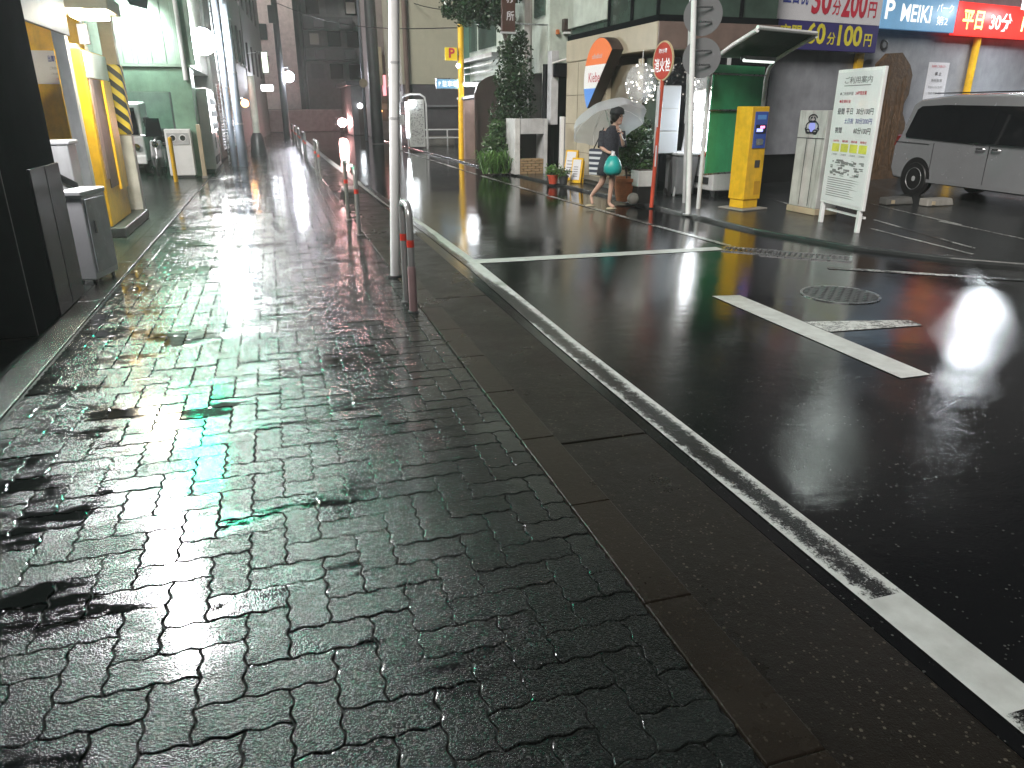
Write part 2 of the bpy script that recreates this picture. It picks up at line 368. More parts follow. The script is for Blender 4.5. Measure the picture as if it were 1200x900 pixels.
# interlocking pavers: herringbone of 2:1 blocks, the whole grid warped so every edge is wavy
def sidewalk():
    A = .1365; JG = .0034
    X0, X1, Y0, Y1 = -1.62, 1.084, .25, 58.0
    def warp(x, y):
        return (x + .0062 * math.sin(2 * math.pi * y / .091 + .6), y + .0062 * math.sin(2 * math.pi * x / .091))
    vs, fs, tn = [], [], []
    def block(x0, x1, y0, y1, tone):
        x0, x1 = max(x0, X0), min(x1, X1)
        if x1 - x0 < .02 or y1 <= Y0: return
        ym = .5 * (y0 + y1)
        n = 11 if ym < 4 else (6 if ym < 11 else 1)
        def ring(ins, z):
            a0, a1, b0, b1 = x0 + ins, x1 - ins, y0 + ins, y1 - ins
            nx = max(1, round(n * (x1 - x0) / A)); ny = max(1, round(n * (y1 - y0) / A)); P = []
            for i in range(nx): P.append((a0 + (a1 - a0) * i / nx, b0))
            for i in range(ny): P.append((a1, b0 + (b1 - b0) * i / ny))
            for i in range(nx): P.append((a1 - (a1 - a0) * i / nx, b1))
            for i in range(ny): P.append((a0, b1 - (b1 - b0) * i / ny))
            out = []
            for (px, py) in P:
                if n > 1:
                    px, py = warp(px, py); px += random.uniform(-.0011, .0011); py += random.uniform(-.0011, .0011)
                out.append((px, py, z + tx * (px - x0) + ty * (py - y0)))
            return out
        tx, ty = random.gauss(0, .004), random.gauss(0, .004); dz = random.gauss(0, .0009)
        r1 = ring(JG * .5, -.009); r2 = ring(JG * .5 + .0022, dz - .001); r3 = ring(JG * .5 + .0048, dz); m = len(r1); o = len(vs)
        vs.extend(r1); vs.extend(r2); vs.extend(r3); tn.extend([tone] * (3 * m))
        for q in (0, m):
            for i in range(m): fs.append((o + q + i, o + q + (i + 1) % m, o + q + m + (i + 1) % m, o + q + m + i))
        fs.append(tuple(range(o + 2 * m, o + 3 * m)))
    # 90 degree herringbone lattice: horizontal block at (i+j.., ) stepping by one cell per row
    nx = int(4 / A) + 8; ny = int((Y1 - Y0) / A) + 8
    for r in range(-4, ny):
        for c in range(-8, nx):
            # cell (c, r): horizontal block if (c - r) % 4 == 0, vertical one if (c - r) % 4 == 3
            q = (c - r) % 4; x = X0 - 2 * A + c * A; y_ = Y0 + r * A
            t = min(1, max(0, random.gauss(.5, .26)))
            if q == 0: block(x, x + 2 * A, y_, y_ + A, t)
            elif q == 3: block(x, x + A, y_, y_ + 2 * A, t)
    me = bpy.data.meshes.new('sidewalk'); me.from_pydata(vs, [], fs); me.update()
    at_ = me.attributes.new('tone', 'FLOAT', 'POINT'); at_.data.foreach_set('value', tn)
    me.materials.append(MATS['wet_pavers']); o = bpy.data.objects.new('sidewalk', me); COL.objects.link(o); struct(o)
    struct(MB().box(-1.64, 1.088, -6, 60, -.055, -.0075).build('paver_bed', 'joint'))
sidewalk()
# smooth edging strip along the buildings and the left car park floor
s_ = MB()
for i in range(14): s_.box(-1.86, -1.645, -4 + i * 1.9 + .004, -4 + (i + 1) * 1.9, -.055, .003)
struct(s_.build('edging_strip', 'strip', bev=.008))
struct(MB().box(-14, -1.866, -6, 60, -.055, -.004).build('car_park_floor', 'left_lot'))
# right hand lot, a low lip above the road
lot = [(5.62, 46), (5.9, 22), (6.15, 16.8), (6.36, 13.5), (6.42, 10.8), (6.5, 9.2), (6.85, 7.6), (7.4, 6.65), (8.4, 5.6), (11, 3.6), (30, -6), (60, -6), (60, 46)]
struct(MB().prism(lot, -.05, .03).build('lot_pavement', 'lot_floor', bev=.02))
# painted markings
e_ = MB()
pts = [(1.955, -3), (1.955, 2), (1.965, 5), (2.03, 8), (2.02, 10.6), (1.93, 15), (1.76, 25.8), (1.62, 45)]
for (xa, ya), (xb, yb) in zip(pts, pts[1:]): e_.quad((xa - .09, ya, -.016), (xa + .09, ya, -.016), (xb + .09, yb, -.016), (xb - .09, yb, -.016))
struct(e_.build('edge_line_marking', 'edge_paint'))
struct(MB().quad((2.1, 8.14, -.017), (5.3, 8.06, -.017), (5.3, 8.28, -.017), (2.1, 8.37, -.017)).build('stop_line_marking', 'paint'))
t_ = MB().quad((3.80, 3.60, -.017), (4.04, 3.60, -.017), (4.10, 5.92, -.017), (3.83, 5.97, -.017)); struct(MB().quad((4.075, 4.64, -.0165), (4.95, 4.57, -.0165), (4.95, 4.74, -.0165), (4.08, 4.95, -.0165)).build('bay_stub_marking', 'faint_paint'))
struct(t_.build('bay_marking', 'paint'))
r_ = MB()
for a, b in (((5.12, 19.5), (5.2, 14.5)), ((5.2, 14.4), (5.36, 10.3)), ((5.36, 10.2), (5.5, 7.7)), ((5.05, 36), (5.1, 20))): r_.quad((a[0], a[1], -.016), (a[0] + .1, a[1], -.016), (b[0] + .1, b[1], -.016), (b[0], b[1], -.016))
r_.quad((5.75, 6.7, -.016), (7.3, 5.55, -.016), (7.36, 5.65, -.016), (5.8, 6.8, -.016))
struct(r_.build('faint_marking', 'faint_paint'))
l_ = MB()
for a, b in (((8.05, 8.7), (7.75, 6.7)), ((8.75, 9.4), (8.1, 7.0)), ((9.05, 12.6), (8.72, 11.4)), ((9.6, 9.0), (9.3, 7.2)), ((10.4, 12.0), (9.6, 8.6))): l_.quad((a[0], a[1], .034), (a[0] + .06, a[1], .034), (b[0] + .06, b[1], .034), (b[0], b[1], .034))
struct(l_.build('lot_marking', 'faint_paint'))
# ---- iron covers
def manhole(c, r, label):
    t = thing('manhole_cover', label, 'manhole cover', (c[0], c[1], -.02))
    MB().lathe((c[0], c[1], -.021), [(r, 0), (r, .008), (r * .94, .008), (r * .93, .003)], 40, cap=False).build('ring', 'steel', t, smooth='auto')
    b = MB().lathe((c[0], c[1], -.0205), [(r * .925, 0), (r * .925, .005)], 40)
    for i in range(-7, 8):
        for j in range(-7, 8):
            x, y_ = i * .053, j * .053
            if math.hypot(x, y_) < r * .86 and (i + j) % 2 == 0: b.box(c[0] + x - .017, c[0] + x + .017, c[1] + y_ - .017, c[1] + y_ + .017, -.0158, -.011)
    b.build('cover', 'dark_grey', t, bev=.002)
manhole((5.03, 5.66), .36, 'round studded iron manhole cover set in the wet asphalt')
def grate(c, ang, L, W, label):
    t = thing('drain_grate', label, 'drain grate', (c[0], c[1], -.02), 'iron drain grates at the lot entrance')
    d = Vector((math.cos(ang), math.sin(ang))); n = Vector((-d.y, d.x)); c = Vector(c)
    f = MB(); bars = MB()
    for s in (-1, 1):
        a = c - d * L / 2 + n * s * W / 2; b = c + d * L / 2 + n * s * W / 2; f.obox(a, b, .03, -.021, -.009, -.015)
        a = c - n * W / 2 + d * s * L / 2; b = c + n * W / 2 + d * s * L / 2; f.obox(a, b, .03, -.021, -.010, -.015)
    f.build('frame', 'steel', t)
    k = int(L / .06)
    for i in range(1, k):
        p = c - d * L / 2 + d * L * i / k; bars.obox(p - n * (W / 2 - .02), p + n * (W / 2 - .02), .022, -.021, -.012, -.011)
    bars.build('bars', 'dark_grey', t)
grate((6.0, 7.42), R(-42), 1.0, .34, 'slotted iron drain grate beside the lot kerb, nearer the price board')
grate((5.55, 7.92), R(-42), .62, .30, 'shorter slotted iron drain grate between the road line and the white pillar box')

# ================================================================== LEFT SIDE
# dark building at the left edge
t = thing('dark_building', 'black shop front with a polished granite foot at the sidewalk edge', 'building', (-1.88, 6.9, 0))
MB().box(-2.75, -1.88, 6.25, 7.74, 0, 3.4).build('pillar', 'black_wall', t, bev=.02)
MB().box(-1.878, -1.855, 6.86, 7.735, .01, 1.2).build('granite_panel', 'granite', t, bev=.004)
MB().box(-1.86, -1.852, 7.28, 7.286, .02, 1.19).build('panel_joint', 'ink', bpy.data.objects['dark_building']); MB().box(-2.76, -1.872, 6.225, 6.249, .02, 3.0).build('shutter_post', 'slate', bpy.data.objects['dark_building'], bev=.004)
MB().box(-6, -2.76, 7.2, 7.7, 0, 3.4).build('back_wall', 'black_wall', t)
MB().box(-2.9, -1.9, -3, 6.24, 2.7, 3.4).build('lintel', 'black_wall', t)
MB().box(-5.2, -3.2, -3, 7.19, 0, 3.4).build('inner_wall', 'dark_brown', t)
b = thing('notice_board', 'pale narrow notice board leaning in the dark recess at the left edge', 'board', (-2.3, 6.1, 0))
MB().box(-2.5, -2.17, 6.08, 6.13, .12, .72).build('panel', 'white_paint', b, bev=.02); MB().box(-2.47, -2.2, 6.13, 6.17, 0, .6).build('prop', 'dark_grey', b)
# white wheeled cabinet
t = thing('cabinet', 'white metal cabinet on casters with a blue-grey door beside the granite', 'cabinet', (-1.95, 8.36, 0))
CQ = [(-2.03, 8.13), (-1.81, 8.09), (-1.70, 8.60), (-1.92, 8.64)]
MB().prism(CQ, .055, .86).build('body', M('bright_white', (.82, .82, .84), .3, var=.08), t, bev=.012)
cc = Vector((sum(p[0] for p in CQ) / 4, sum(p[1] for p in CQ) / 4)); MB().prism([tuple(cc + (Vector(p) - cc) * 1.06) for p in CQ], .862, .91).build('lid', 'white_metal', t, bev=.012)
d = MB().obox((-1.802, 8.125), (-1.711, 8.565), -.012, .12, .83, -.004).build('door', M('door_grey', (.80, .82, .86), .25, streak=.15), t, bev=.003); MB().obox((-1.785, 8.2), (-1.78, 8.222), -.016, .5, .62, -.02).build('handle', 'steel', d)
for x, y in ((-1.96, 8.17), (-1.84, 8.15), (-1.75, 8.54), (-1.88, 8.56)):
        MB().lathe((x - .012, y, .045), [(.042, 0), (.042, .024)], 14, (1, 0, 0)).build('caster', 'rubber', t, smooth='auto')
# second white machine
t = thing('dispenser', 'taller white dispenser with a black slanted slot behind the white cabinet', 'dispenser', (-2.25, 9.12, 0))
MB().box(-2.48, -2.03, 8.95, 9.32, .0, 1.30).build('body', 'white_paint', t, bev=.015); MB().box(-2.5, -2.01, 8.93, 9.34, 1.302, 1.34).build('lid', 'white_metal', t, bev=.01)
MB().extr([(-2.0, 8.935, .92), (-1.995, 8.935, .84), (-2.2, 8.935, .98), (-2.2, 8.935, 1.05)], (0, -.02, 0)).build('slot', 'rubber', t)
# parking tower with its yellow entrance
t = thing('parking_tower', 'pale parking tower with yellow entrance wall and a lamp under its canopy', 'building', (-2.4, 11, 0))
MB().box(-9, -2.02, 8.3, 13.3, 3.02, 4.6).build('upper_wall', 'mid_grey', t)
MB().box(-6, -2.46, 12.95, 13.2, 0, 3.0).build('entrance_wall', 'yellow_paint', t)
MB().box(-2.30, -2.17, 10.42, 10.58, 0, 3.0).build('column', 'light_grey', t, bev=.01)
MB().box(-2.4, -1.70, 10.64, 11.5, 2.745, 2.9).build('canopy', 'beige', t, bev=.012)
MB().box(-2.14, -1.78, 10.75, 11.15, 2.665, 2.742).build('canopy_lamp', 'canopy_lamp', t, bev=.01)
light('AREA', 'canopy_light', (-1.96, 10.95, 2.63), 34, (1, .92, .72), .4, (-2.1, 11.2, 0), parent=t)
MB().box(-2.02, -1.98, 7.9, 9.78, 2.38, 3.6).build('fascia_board', 'mid_grey', t, bev=.006)
MB().box(-2.02, -1.96, 7.76, 7.9, 2.31, 2.375).build('cabinet_fill', 'tube_white', t)  # added fill lamp, hidden by the pillar, to brighten the white cabinet
light('AREA', 'cabinet_fill_light', (-1.95, 7.82, 2.28), 45, (1, .98, 1), .2, (-1.8, 8.3, 0), parent=t)
w = MB().box(-3.3, -2.5, 12.90, 12.948, 1.98, 2.42).build('instruction_board', 'sign_white', t)
for i, (x0, w_, z0, h_, m_) in enumerate(((-2.95, .16, 2.27, .09, 'ink_blue'), (-2.62, .08, 2.24, .12, 'ink_blue'), (-2.95, .2, 2.17, .04, 'ink_grey'), (-2.95, .22, 2.1, .03, 'ink_grey'), (-2.9, .16, 2.03, .03, 'ink_red'))): text('出庫案内' if i < 2 else 'ご利用ください', t, m_, (x0, 12.898, z0), (1, 0, 0), (0, 0, 1), w_, h_, .02 if i < 2 else 0)
# yellow entrance gate machine
g = thing('entrance_gate', 'bright yellow gate machine with a dark slot under the canopy lamp', 'parking machine', (-2.3, 12, 0))
MB().box(-2.50, -2.2, 11.28, 12.76, .14, 2.36).build('cabinet', 'yellow_paint', g, bev=.015)
MB().box(-2.198, -2.178, 11.36, 12.74, 2.02, 2.34).build('frame', 'light_grey', g, bev=.006); MB().box(-2.198, -2.18, 11.40, 11.58, .75, 2.015).build('frame', 'pink_stone', g, bev=.006)
MB().box(-2.198, -2.19, 11.60, 12.16, .62, 2.01).build('slot', 'dark_brown', g); MB().box(-2.198, -2.165, 12.18, 12.70, .55, 2.01).build('jamb', 'yellow_paint', g, bev=.006)
MB().box(-2.5, -2.04, 11.2, 13.3, 0, .13).build('plinth', 'dark_grey', g, bev=.015)
MB().box(-2.42, -2.26, 11.4, 11.7, 2.362, 2.42).build('cap', 'beige', g, bev=.01)
s = thing('intercom_box', 'small blue-grey box on the canopy column above the yellow machine', 'intercom', (-2.2, 11.55, 2.6))
MB().box(-2.24, -2.12, 11.5, 11.6, 2.42, 2.66).build('case', 'slate', s, bev=.01); MB().box(-2.21, -2.15, 11.49, 11.499, 2.5, 2.62).build('screen', 'ink_blue', s); MB().box(-2.19, -2.17, 11.46, 11.58, 2.661, 2.76).build('hanger', 'dark_grey', s)
# guarded post
p = thing('guard_post', 'beige post with a black and yellow striped pad above its white foot', 'post', (-2.21, 13.02, 0))
MB().box(-2.31, -2.12, 13.32, 13.5, 0, 3.0).build('shaft', 'beige', p, bev=.01)
MB().box(-2.325, -2.105, 13.3, 13.515, .02, 1.25).build('sleeve', 'white_paint', p, bev=.01)
m, nt, bb = new_mat('hazard'); v = pos(nt, (1, 1, 1)); sx = nd(nt, 'ShaderNodeSeparateXYZ'); nt.links.new(v, sx.inputs[0])
q = math_(nt, 'ADD', math_(nt, 'MULTIPLY', sx.outputs[0], .9), math_(nt, 'ADD', sx.outputs[2], math_(nt, 'MULTIPLY', sx.outputs[1], .9)))
st = math_(nt, 'GREATER_THAN', math_(nt, 'MODULO', math_(nt, 'MULTIPLY', q, 5.0), 1.0), .5)
nt.links.new(mixc(nt, st, (.78, .6, .05), (.015, .015, .015)), bb.inputs['Base Color']); bb.inputs['Roughness'].default_value = .4
MB().box(-2.335, -2.095, 13.29, 13.525, 1.27, 2.27).build('pad', 'hazard', p, bev=.02)
# projecting lit sign high on the tower: its light falls on the pavement
ls = MB().box(-2.0, -1.66, 9.45, 9.62, 3.16, 5.7).build('lit_sign', 'white_metal', t, bev=.01)
MB().box(-1.97, -1.69, 9.435, 9.449, 3.2, 5.65).build('white_face', 'proj_white', ls)
light('AREA', 'sign_downlight', (-1.84, 9.3, 3.1), 22, (.95, 1, .98), .3, (-2.0, 9.6, 0), parent=t)
ls = MB().box(-2.0, -1.55, 13.1, 13.25, 3.85, 4.75).build('green_sign', 'white_metal', t, bev=.01); MB().box(-1.97, -1.58, 13.085, 13.099, 3.9, 4.7).build('green_face', 'proj_green', ls)

# green building with corrugated upper wall
t = thing('green_building', 'green warehouse with a floodlit corrugated upper wall and open garage', 'building', (-2.5, 21.2, 0))
MB().box(-2.3, -1.8, 21.2, 22.2, 0, 2.6).build('corner_pier', 'green_wall', t, bev=.01)
MB().box(-9, -2.3, 21.2, 21.5, 2.03, 2.6).build('lintel', 'green_wall', t)
MB().box(-9, -5.2, 21.2, 21.5, 0, 2.03).build('side_wall', 'green_wall', t)
MB().box(-9, -2.45, 25.0, 25.2, 0, 2.6).build('garage_wall', 'green_wall', t); MB().box(-2.46, -2.302, 22.21, 28.4, 0, 2.58).build('alcove_wall', 'mid_grey', t)
MB().box(-9.05, -1.76, 21.14, 21.2, 2.605, 2.66).build('ledge', 'green_corr', t)
MB().box(-4.2, -3.4, 22.0, 22.15, 2.45, 2.52).build('garage_fill', 'tube_dim', t); light('AREA', 'garage_fill_light', (-3.6, 22.3, 2.4), 80, (.85, 1, .92), .8, (-3.6, 23, 0), parent=t)  # added glow and light, out of view, to brighten the garage inside
c = MB(); x = -9.0
while x < -1.95:
    c.box(x, x + .22, 21.225, 21.42, 2.66, 7.5); c.box(x + .22, x + .32, 21.20, 21.42, 2.66, 7.5); x += .32
c.build('corrugated_wall', 'green_corr', t, bev=.012)
MB().box(-9, -1.84, 21.43, 28.4, 2.66, 7.4).build('upper_storey', 'pale_wall', t)
MB().tube([(-1.9, 21.13, 7.3), (-1.9, 21.13, 2.3)], .055, 12).build('downpipe', 'white_metal', t, smooth='auto')
# floodlight on a bracket that lights the corrugated wall
fl = thing('floodlight', 'blue-grey floodlight fixture aimed at the corrugated wall near its top', 'lamp', (-2.65, 20.6, 4.1))
MB().extr([(-2.95, 20.2, 4.15), (-2.35, 20.2, 4.05), (-2.45, 20.5, 3.78), (-2.8, 20.5, 3.86)], (0, .12, .12)).build('housing', 'galv', fl, bev=.01)
MB().tube([(-2.65, 20.4, 4.1), (-2.65, 21.2, 4.5)], .025, 8).build('bracket', 'galv', fl)
light('SPOT', 'flood_beam', (-2.66, 20.45, 3.75), 300, (.95, 1, .95), .12, (-2.85, 21.2, 3.35), 128, .9, fl)
# corner lamp, its globe enlarged to stand in for the bloom
gl = thing('globe_lamp', 'blazing white corner lamp of the green building, globe enlarged to its glare', 'lamp', (-1.5, 24.0, 3.3))
MB().ball((-1.58, 23.9, 3.38), .34, 28, 18).build('globe', 'flood', gl, smooth=True); MB().tube([(-1.84, 23.9, 3.5), (-1.7, 23.9, 3.55), (-1.58, 23.9, 3.72)], .03, 8).build('bracket', 'galv', gl); MB().lathe((-1.58, 23.9, 3.70), [(.1, 0), (.06, .06)], 14).build('cap', 'galv', gl)
# recycling bin
t = thing('recycling_bin', 'white can bin with two round black holes by the green wall', 'bin', (-2.24, 20.95, 0))
MB().box(-2.55, -1.95, 20.82, 21.15, .06, 1.17).build('body', 'white_metal', t, bev=.02)
f = MB().box(-2.5, -2.0, 20.805, 20.819, .80, 1.08).build('hole_plate', 'light_grey', t, bev=.004)
for x in (-2.37, -2.14): MB().lathe((x, 20.804, .96), [(.085, 0), (.085, .008), (.066, .010), (.062, -.002)], 24, (0, -1, 0), cap=False).build('rim', 'white_metal', t, smooth='auto'); MB().lathe((x, 20.802, .96), [(.064, 0), (.064, .004)], 22, (0, -1, 0)).build('hole', 'rubber', t)
MB().box(-2.52, -1.98, 20.84, 21.13, 0, .058).build('base', 'dark_grey', t)
t = thing('corner_post', 'beige square post at the corner beside the can bin', 'post', (-1.72, 20.85, 0)); MB().box(-1.79, -1.69, 20.7, 20.8, 0, 1.28).build('shaft', 'beige', t, bev=.012); MB().box(-1.81, -1.67, 20.68, 20.82, 0, .05).build('foot', 'concrete', t)
t = thing('yellow_bollard', 'thin yellow steel bollard in front of the can bin', 'bollard', (-2.31, 19.7, 0)); MB().tube([(-2.31, 19.7, 0), (-2.31, 19.7, .98)], .05, 14).build('pipe', 'yellow_paint', t, smooth='auto'); MB().ball((-2.31, 19.7, .98), .05).build('cap', 'yellow_paint', t, smooth=True)
# vending machines in the alcove, fronts towards the sidewalk
def bottles(spots, t):
    first = None
    for p in spots:
        if first is None: first = o = MB().lathe((0, 0, 0), [(.03, 0), (.03, .12), (.018, .15), (.018, .17)], 10).build('bottle', 'sign_white', t, local=True)
        else: o = first.copy(); COL.objects.link(o); o.parent = t
        o.location = Vector(p) - t.location
def vending(y0, y1, label):
    t = thing('vending_machine', label, 'vending machine', (-2.0, (y0 + y1) / 2, 0), 'vending machines along the green building')
    MB().box(-2.29, -1.54, y0, y1, .1, 2.15).build('cabinet', 'white_metal', t, bev=.02)
    MB().box(-1.538, -1.52, y0 + .05, y1 - .05, 1.05, 2.08).build('display', 'vend_white', t)
    bottles([(-1.50, y0 + .12 + k * (y1 - y0 - .24) / 6, 1.12 + r * .31) for r in range(3) for k in range(7)], t)
    MB().box(-1.538, -1.525, y0 + .1, y1 - .1, .22, .42).build('slot', 'dark_grey', t); MB().box(-1.538, -1.523, y1 - .25, y1 - .15, .6, .9).build('coin_plate', 'steel', t)
    MB().box(-2.25, -1.6, y0 + .03, y1 - .03, 0, .1).build('base', 'dark_grey', t)
vending(22.25, 23.35, 'nearer lit white vending machine in the alcove of the green building'); vending(23.42, 24.4, 'farther lit white vending machine just past its twin by the green building')
# kei truck in the garage, nose towards the lot
t = thing('kei_truck', 'small white truck parked nose out in the green garage', 'truck', (-3.85, 22.6, 0))
MB().extr([(-4.55, 21.75, .35), (-4.55, 21.70, .95), (-4.55, 21.95, 1.78), (-4.55, 22.9, 1.82), (-4.55, 22.95, .35)], (1.4, 0, 0)).build('cab', 'white_paint', t, bev=.05, segs=3)
MB().extr([(-4.45, 21.70, 1.02), (-3.25, 21.70, 1.02), (-3.3, 21.90, 1.66), (-4.4, 21.90, 1.66)], (0, -.02, .006)).build('windscreen', 'glass_dark', t)
MB().box(-4.5, -3.2, 22.98, 24.7, .6, .95).build('bed', 'white_paint', t, bev=.02); MB().box(-4.55, -3.15, 21.64, 21.76, .3, .52).build('bumper', 'white_metal', t, bev=.03)
for x in (-4.35, -3.35): MB().lathe((x, 21.695, .72), [(.09, 0), (.085, .03), (.0, .04)], 18, (0, -1, 0)).build('headlight', 'chrome', t, smooth='auto')
for x in (-4.5, -3.32):
    for y in (22.35, 24.3):
        w = MB().lathe((x, y, .27), [(.14, 0), (.26, .01), (.27, .05), (.27, .13), (.26, .16), (.14, .16)], 20, (1, 0, 0)).build('wheel', 'rubber', t, smooth='auto'); MB().lathe((x - .004, y, .27), [(.13, 0), (.13, .17)], 16, (1, 0, 0)).build('rim', 'steel', w, smooth='auto')
m_ = MB().box(-3.12, -2.98, 21.85, 21.9, 1.2, 1.45).build('mirror', 'dark_grey', t, bev=.02); MB().box(-3.14, -3.1, 21.87, 21.9, 1.3, 1.34).build('mirror_arm', 'dark_grey', t)
MB().box(-3.9, -3.5, 21.63, 21.638, .36, .48).build('licence_plate', 'sign_white', t)
# scooter standing beside the truck
t = thing('motor_scooter', 'dark motor scooter with windscreen and rear box parked in the garage', 'scooter', (-2.85, 21.6, 0))
for y in (21.15, 22.3):
    w = MB().lathe((-2.89, y, .24), [(.13, 0), (.22, .01), (.235, .04), (.22, .075), (.13, .08)], 20, (1, 0, 0)).build('wheel', 'rubber', t, smooth='auto'); MB().lathe((-2.885, y, .24), [(.12, 0), (.12, .07)], 14, (1, 0, 0)).build('rim', 'steel', w)
MB().extr([(-2.99, 21.2, .5), (-2.99, 21.35, .9), (-2.99, 21.45, .9), (-2.99, 21.5, .38), (-2.99, 21.85, .36), (-2.99, 21.95, .68), (-2.99, 22.5, .74), (-2.99, 22.45, .42), (-2.99, 21.9, .22), (-2.99, 21.4, .24)], (.28, 0, 0)).build('body', 'mid_grey', t, bev=.05, segs=3)
MB().box(-3.0, -2.7, 21.9, 22.4, .72, .82).build('saddle', 'rubber', t, bev=.04); MB().box(-3.02, -2.68, 22.42, 22.8, .8, 1.15).build('rear_box', 'dark_grey', t, bev=.04)
MB().tube([(-3.17, 21.45, 1.02), (-2.85, 21.33, .98), (-2.53, 21.45, 1.02)], .018, 8).build('handlebar', 'steel', t); MB().tube([(-2.85, 21.15, .25), (-2.85, 21.38, .95)], .03, 8).build('fork', 'steel', t)
MB().extr([(-3.05, 21.28, .98), (-2.65, 21.28, .98), (-2.7, 21.42, 1.42), (-3.0, 21.42, 1.42)], (0, .008, 0)).build('windscreen', 'glass_dark', t); MB().lathe((-2.85, 21.24, .8), [(.08, 0), (.075, .03), (0, .045)], 16, (0, -1, 0)).build('headlight', 'chrome', t)

# utility poles by the sidewalk edge
def pole(name, x, y, r0, r1, h, mat, label, cat='pole'):
    t = thing(name, label, cat, (x, y, 0))
    MB().tube([(x, y, 0), (x, y, h)], [r0, r1], 16).build('shaft', mat, t, smooth='auto'); return t
t = pole('utility_pole', -.93, 24.55, .13, .11, 9, 'galv', 'stout blue-grey utility pole at the sidewalk edge past the vending machines')
for z in (1.2, 2.6, 4.0): MB().lathe((-.93, 24.55, z), [(.135, 0), (.135, .05)], 16, cap=False).build('strap', 'steel', t)
MB().box(-1.0, -.86, 24.36, 24.44, 3.6, 4.4).build('junction_box', 'galv', t, bev=.01)
t = pole('cable_riser', -1.18, 24.6, .085, .085, 8.5, 'galv', 'thinner grey cable pipe standing close beside the stout utility pole', 'pipe')
MB().tube([(-1.32, 24.6, 0), (-1.32, 24.6, 6)], .025, 8).build('conduit', 'steel', t); MB().lathe((-1.18, 24.6, 2.2), [(.09, 0), (.09, .06)], 14, cap=False).build('strap', 'steel', t)
# far left buildings, the row leans into the street
def bld(name, label, poly, z1, wall, wins=(), roofm='dark_grey'):
    cx = sum(p[0] for p in poly) / len(poly); cy_ = sum(p[1] for p in poly) / len(poly)
    t = thing(name, label, 'building', (poly[0][0], poly[0][1], 0))
    MB().prism(poly, 0, z1).build('wall', wall, t)
    return t
t = bld('shutter_building', 'olive building with a corrugated shutter glowing red behind the utility pole', [(-1.75, 28.5), (-1.32, 34.6), (-9, 34.6), (-9, 28.5)], 9, 'left_far')
s = MB()
for k in range(22): z = .25 + k * .1; s.extr([(-1.70, 29.2, z), (-1.66, 29.2, z + .05), (-1.70, 29.2, z + .1)], (.29, 4.2, 0))
s.build('shutter', 'grey_paint', t)
for y in (30.0, 32.6):
    w = MB().box(-1.62 + (y - 30) * .07, -1.56 + (y - 30) * .07, y, y + 1.4, 3.6, 5.0).build('window', 'glass_dark', t)
light('AREA', 'shutter_light', (-1.0, 29.6, 2.5), 9, (1, .3, .25), .5, (-1.6, 30.6, 1.2), parent=t)
t = bld('cafe_building', 'narrow dark building with a warm lamp and a lit hanging sign', [(-1.3, 34.7), (-.95, 42.5), (-9, 42.5), (-9, 34.7)], 12, 'left_far')
for y in (35.5, 38.2, 40.4):
    for z in (3.6, 6.4): w = MB().box(-1.26 + (y - 35) * .045, -1.18 + (y - 35) * .045, y, y + 1.3, z, z + 1.5).build('window', 'glass_dark', t); MB().box(-1.2 + (y - 35) * .045, -1.12 + (y - 35) * .045, y - .05, y + 1.35, z - .1, z - .02).build('sill', 'concrete', w)
P0 = at(287, 121, 35.5); MB().ball(P0, .16).build('warm_lamp', 'warm_lamp', t, smooth=True); MB().box(-1.35, P0.x, 35.4, 35.6, P0.z + .17, P0.z + .22).build('lamp_arm', 'steel', t)
hs = thing('hanging_sign', 'tall glowing cream sign hung out from the narrow dark building', 'sign', (-.6, 41, 4.5)); a, b_ = at(305, 60, 41), at(316, 86, 41)
MB().box(a.x, b_.x, 41, 41.18, b_.z, a.z).build('case', 'dark_grey', hs, bev=.02); MB().box(a.x + .03, b_.x - .03, 40.985, 40.998, b_.z + .04, a.z - .04).build('face', 'sign_glow', hs); MB().tube([(a.x - .6, 41.1, a.z - .1), (b_.x, 41.1, a.z + .02)], .02, 6).build('bracket', 'steel', hs)
text('喫茶', hs, 'ink', (a.x + .1, 40.984, b_.z + .5), (1, 0, 0), (0, 0, 1), .3, .3)
t = bld('corner_building', 'dark building at the far end of the sidewalk with two white lamps', [(-.9, 42.6), (-.1, 57), (-9, 57), (-9, 42.6)], 14, 'left_far')
for y in (43.5, 46.5, 49.5, 52.5):
    for z in (3.4, 6.4, 9.2): MB().box(-.87 + (y - 43) * .055, -.78 + (y - 43) * .055, y, y + 1.6, z, z + 1.4).build('window', 'glass_dark', t)
for px, py, Y in ((290, 104, 44), (313, 103, 44)):
    p_ = at(px, py, Y); MB().box(p_.x - .3, p_.x + .3, Y - .1, Y, p_.z - .15, p_.z + .15).build('wall_lamp', 'far_white', t, bev=.04)
# pale street pillar / tree stem on the left
p_ = gr(304, 182); t = thing('concrete_pillar', 'pale green concrete pole on a dark base before the hanging sign', 'pole', (p_.x, p_.y, 0)); MB().tube([(p_.x, p_.y, 0), (p_.x, p_.y, 2.75)], [.13, .12], 16).build('shaft', 'pale_wall', t, smooth='auto'); MB().lathe((p_.x, p_.y, 0), [(.3, 0), (.24, .6), (.15, .8)], 16).build('base', 'dark_grey', t, smooth='auto')
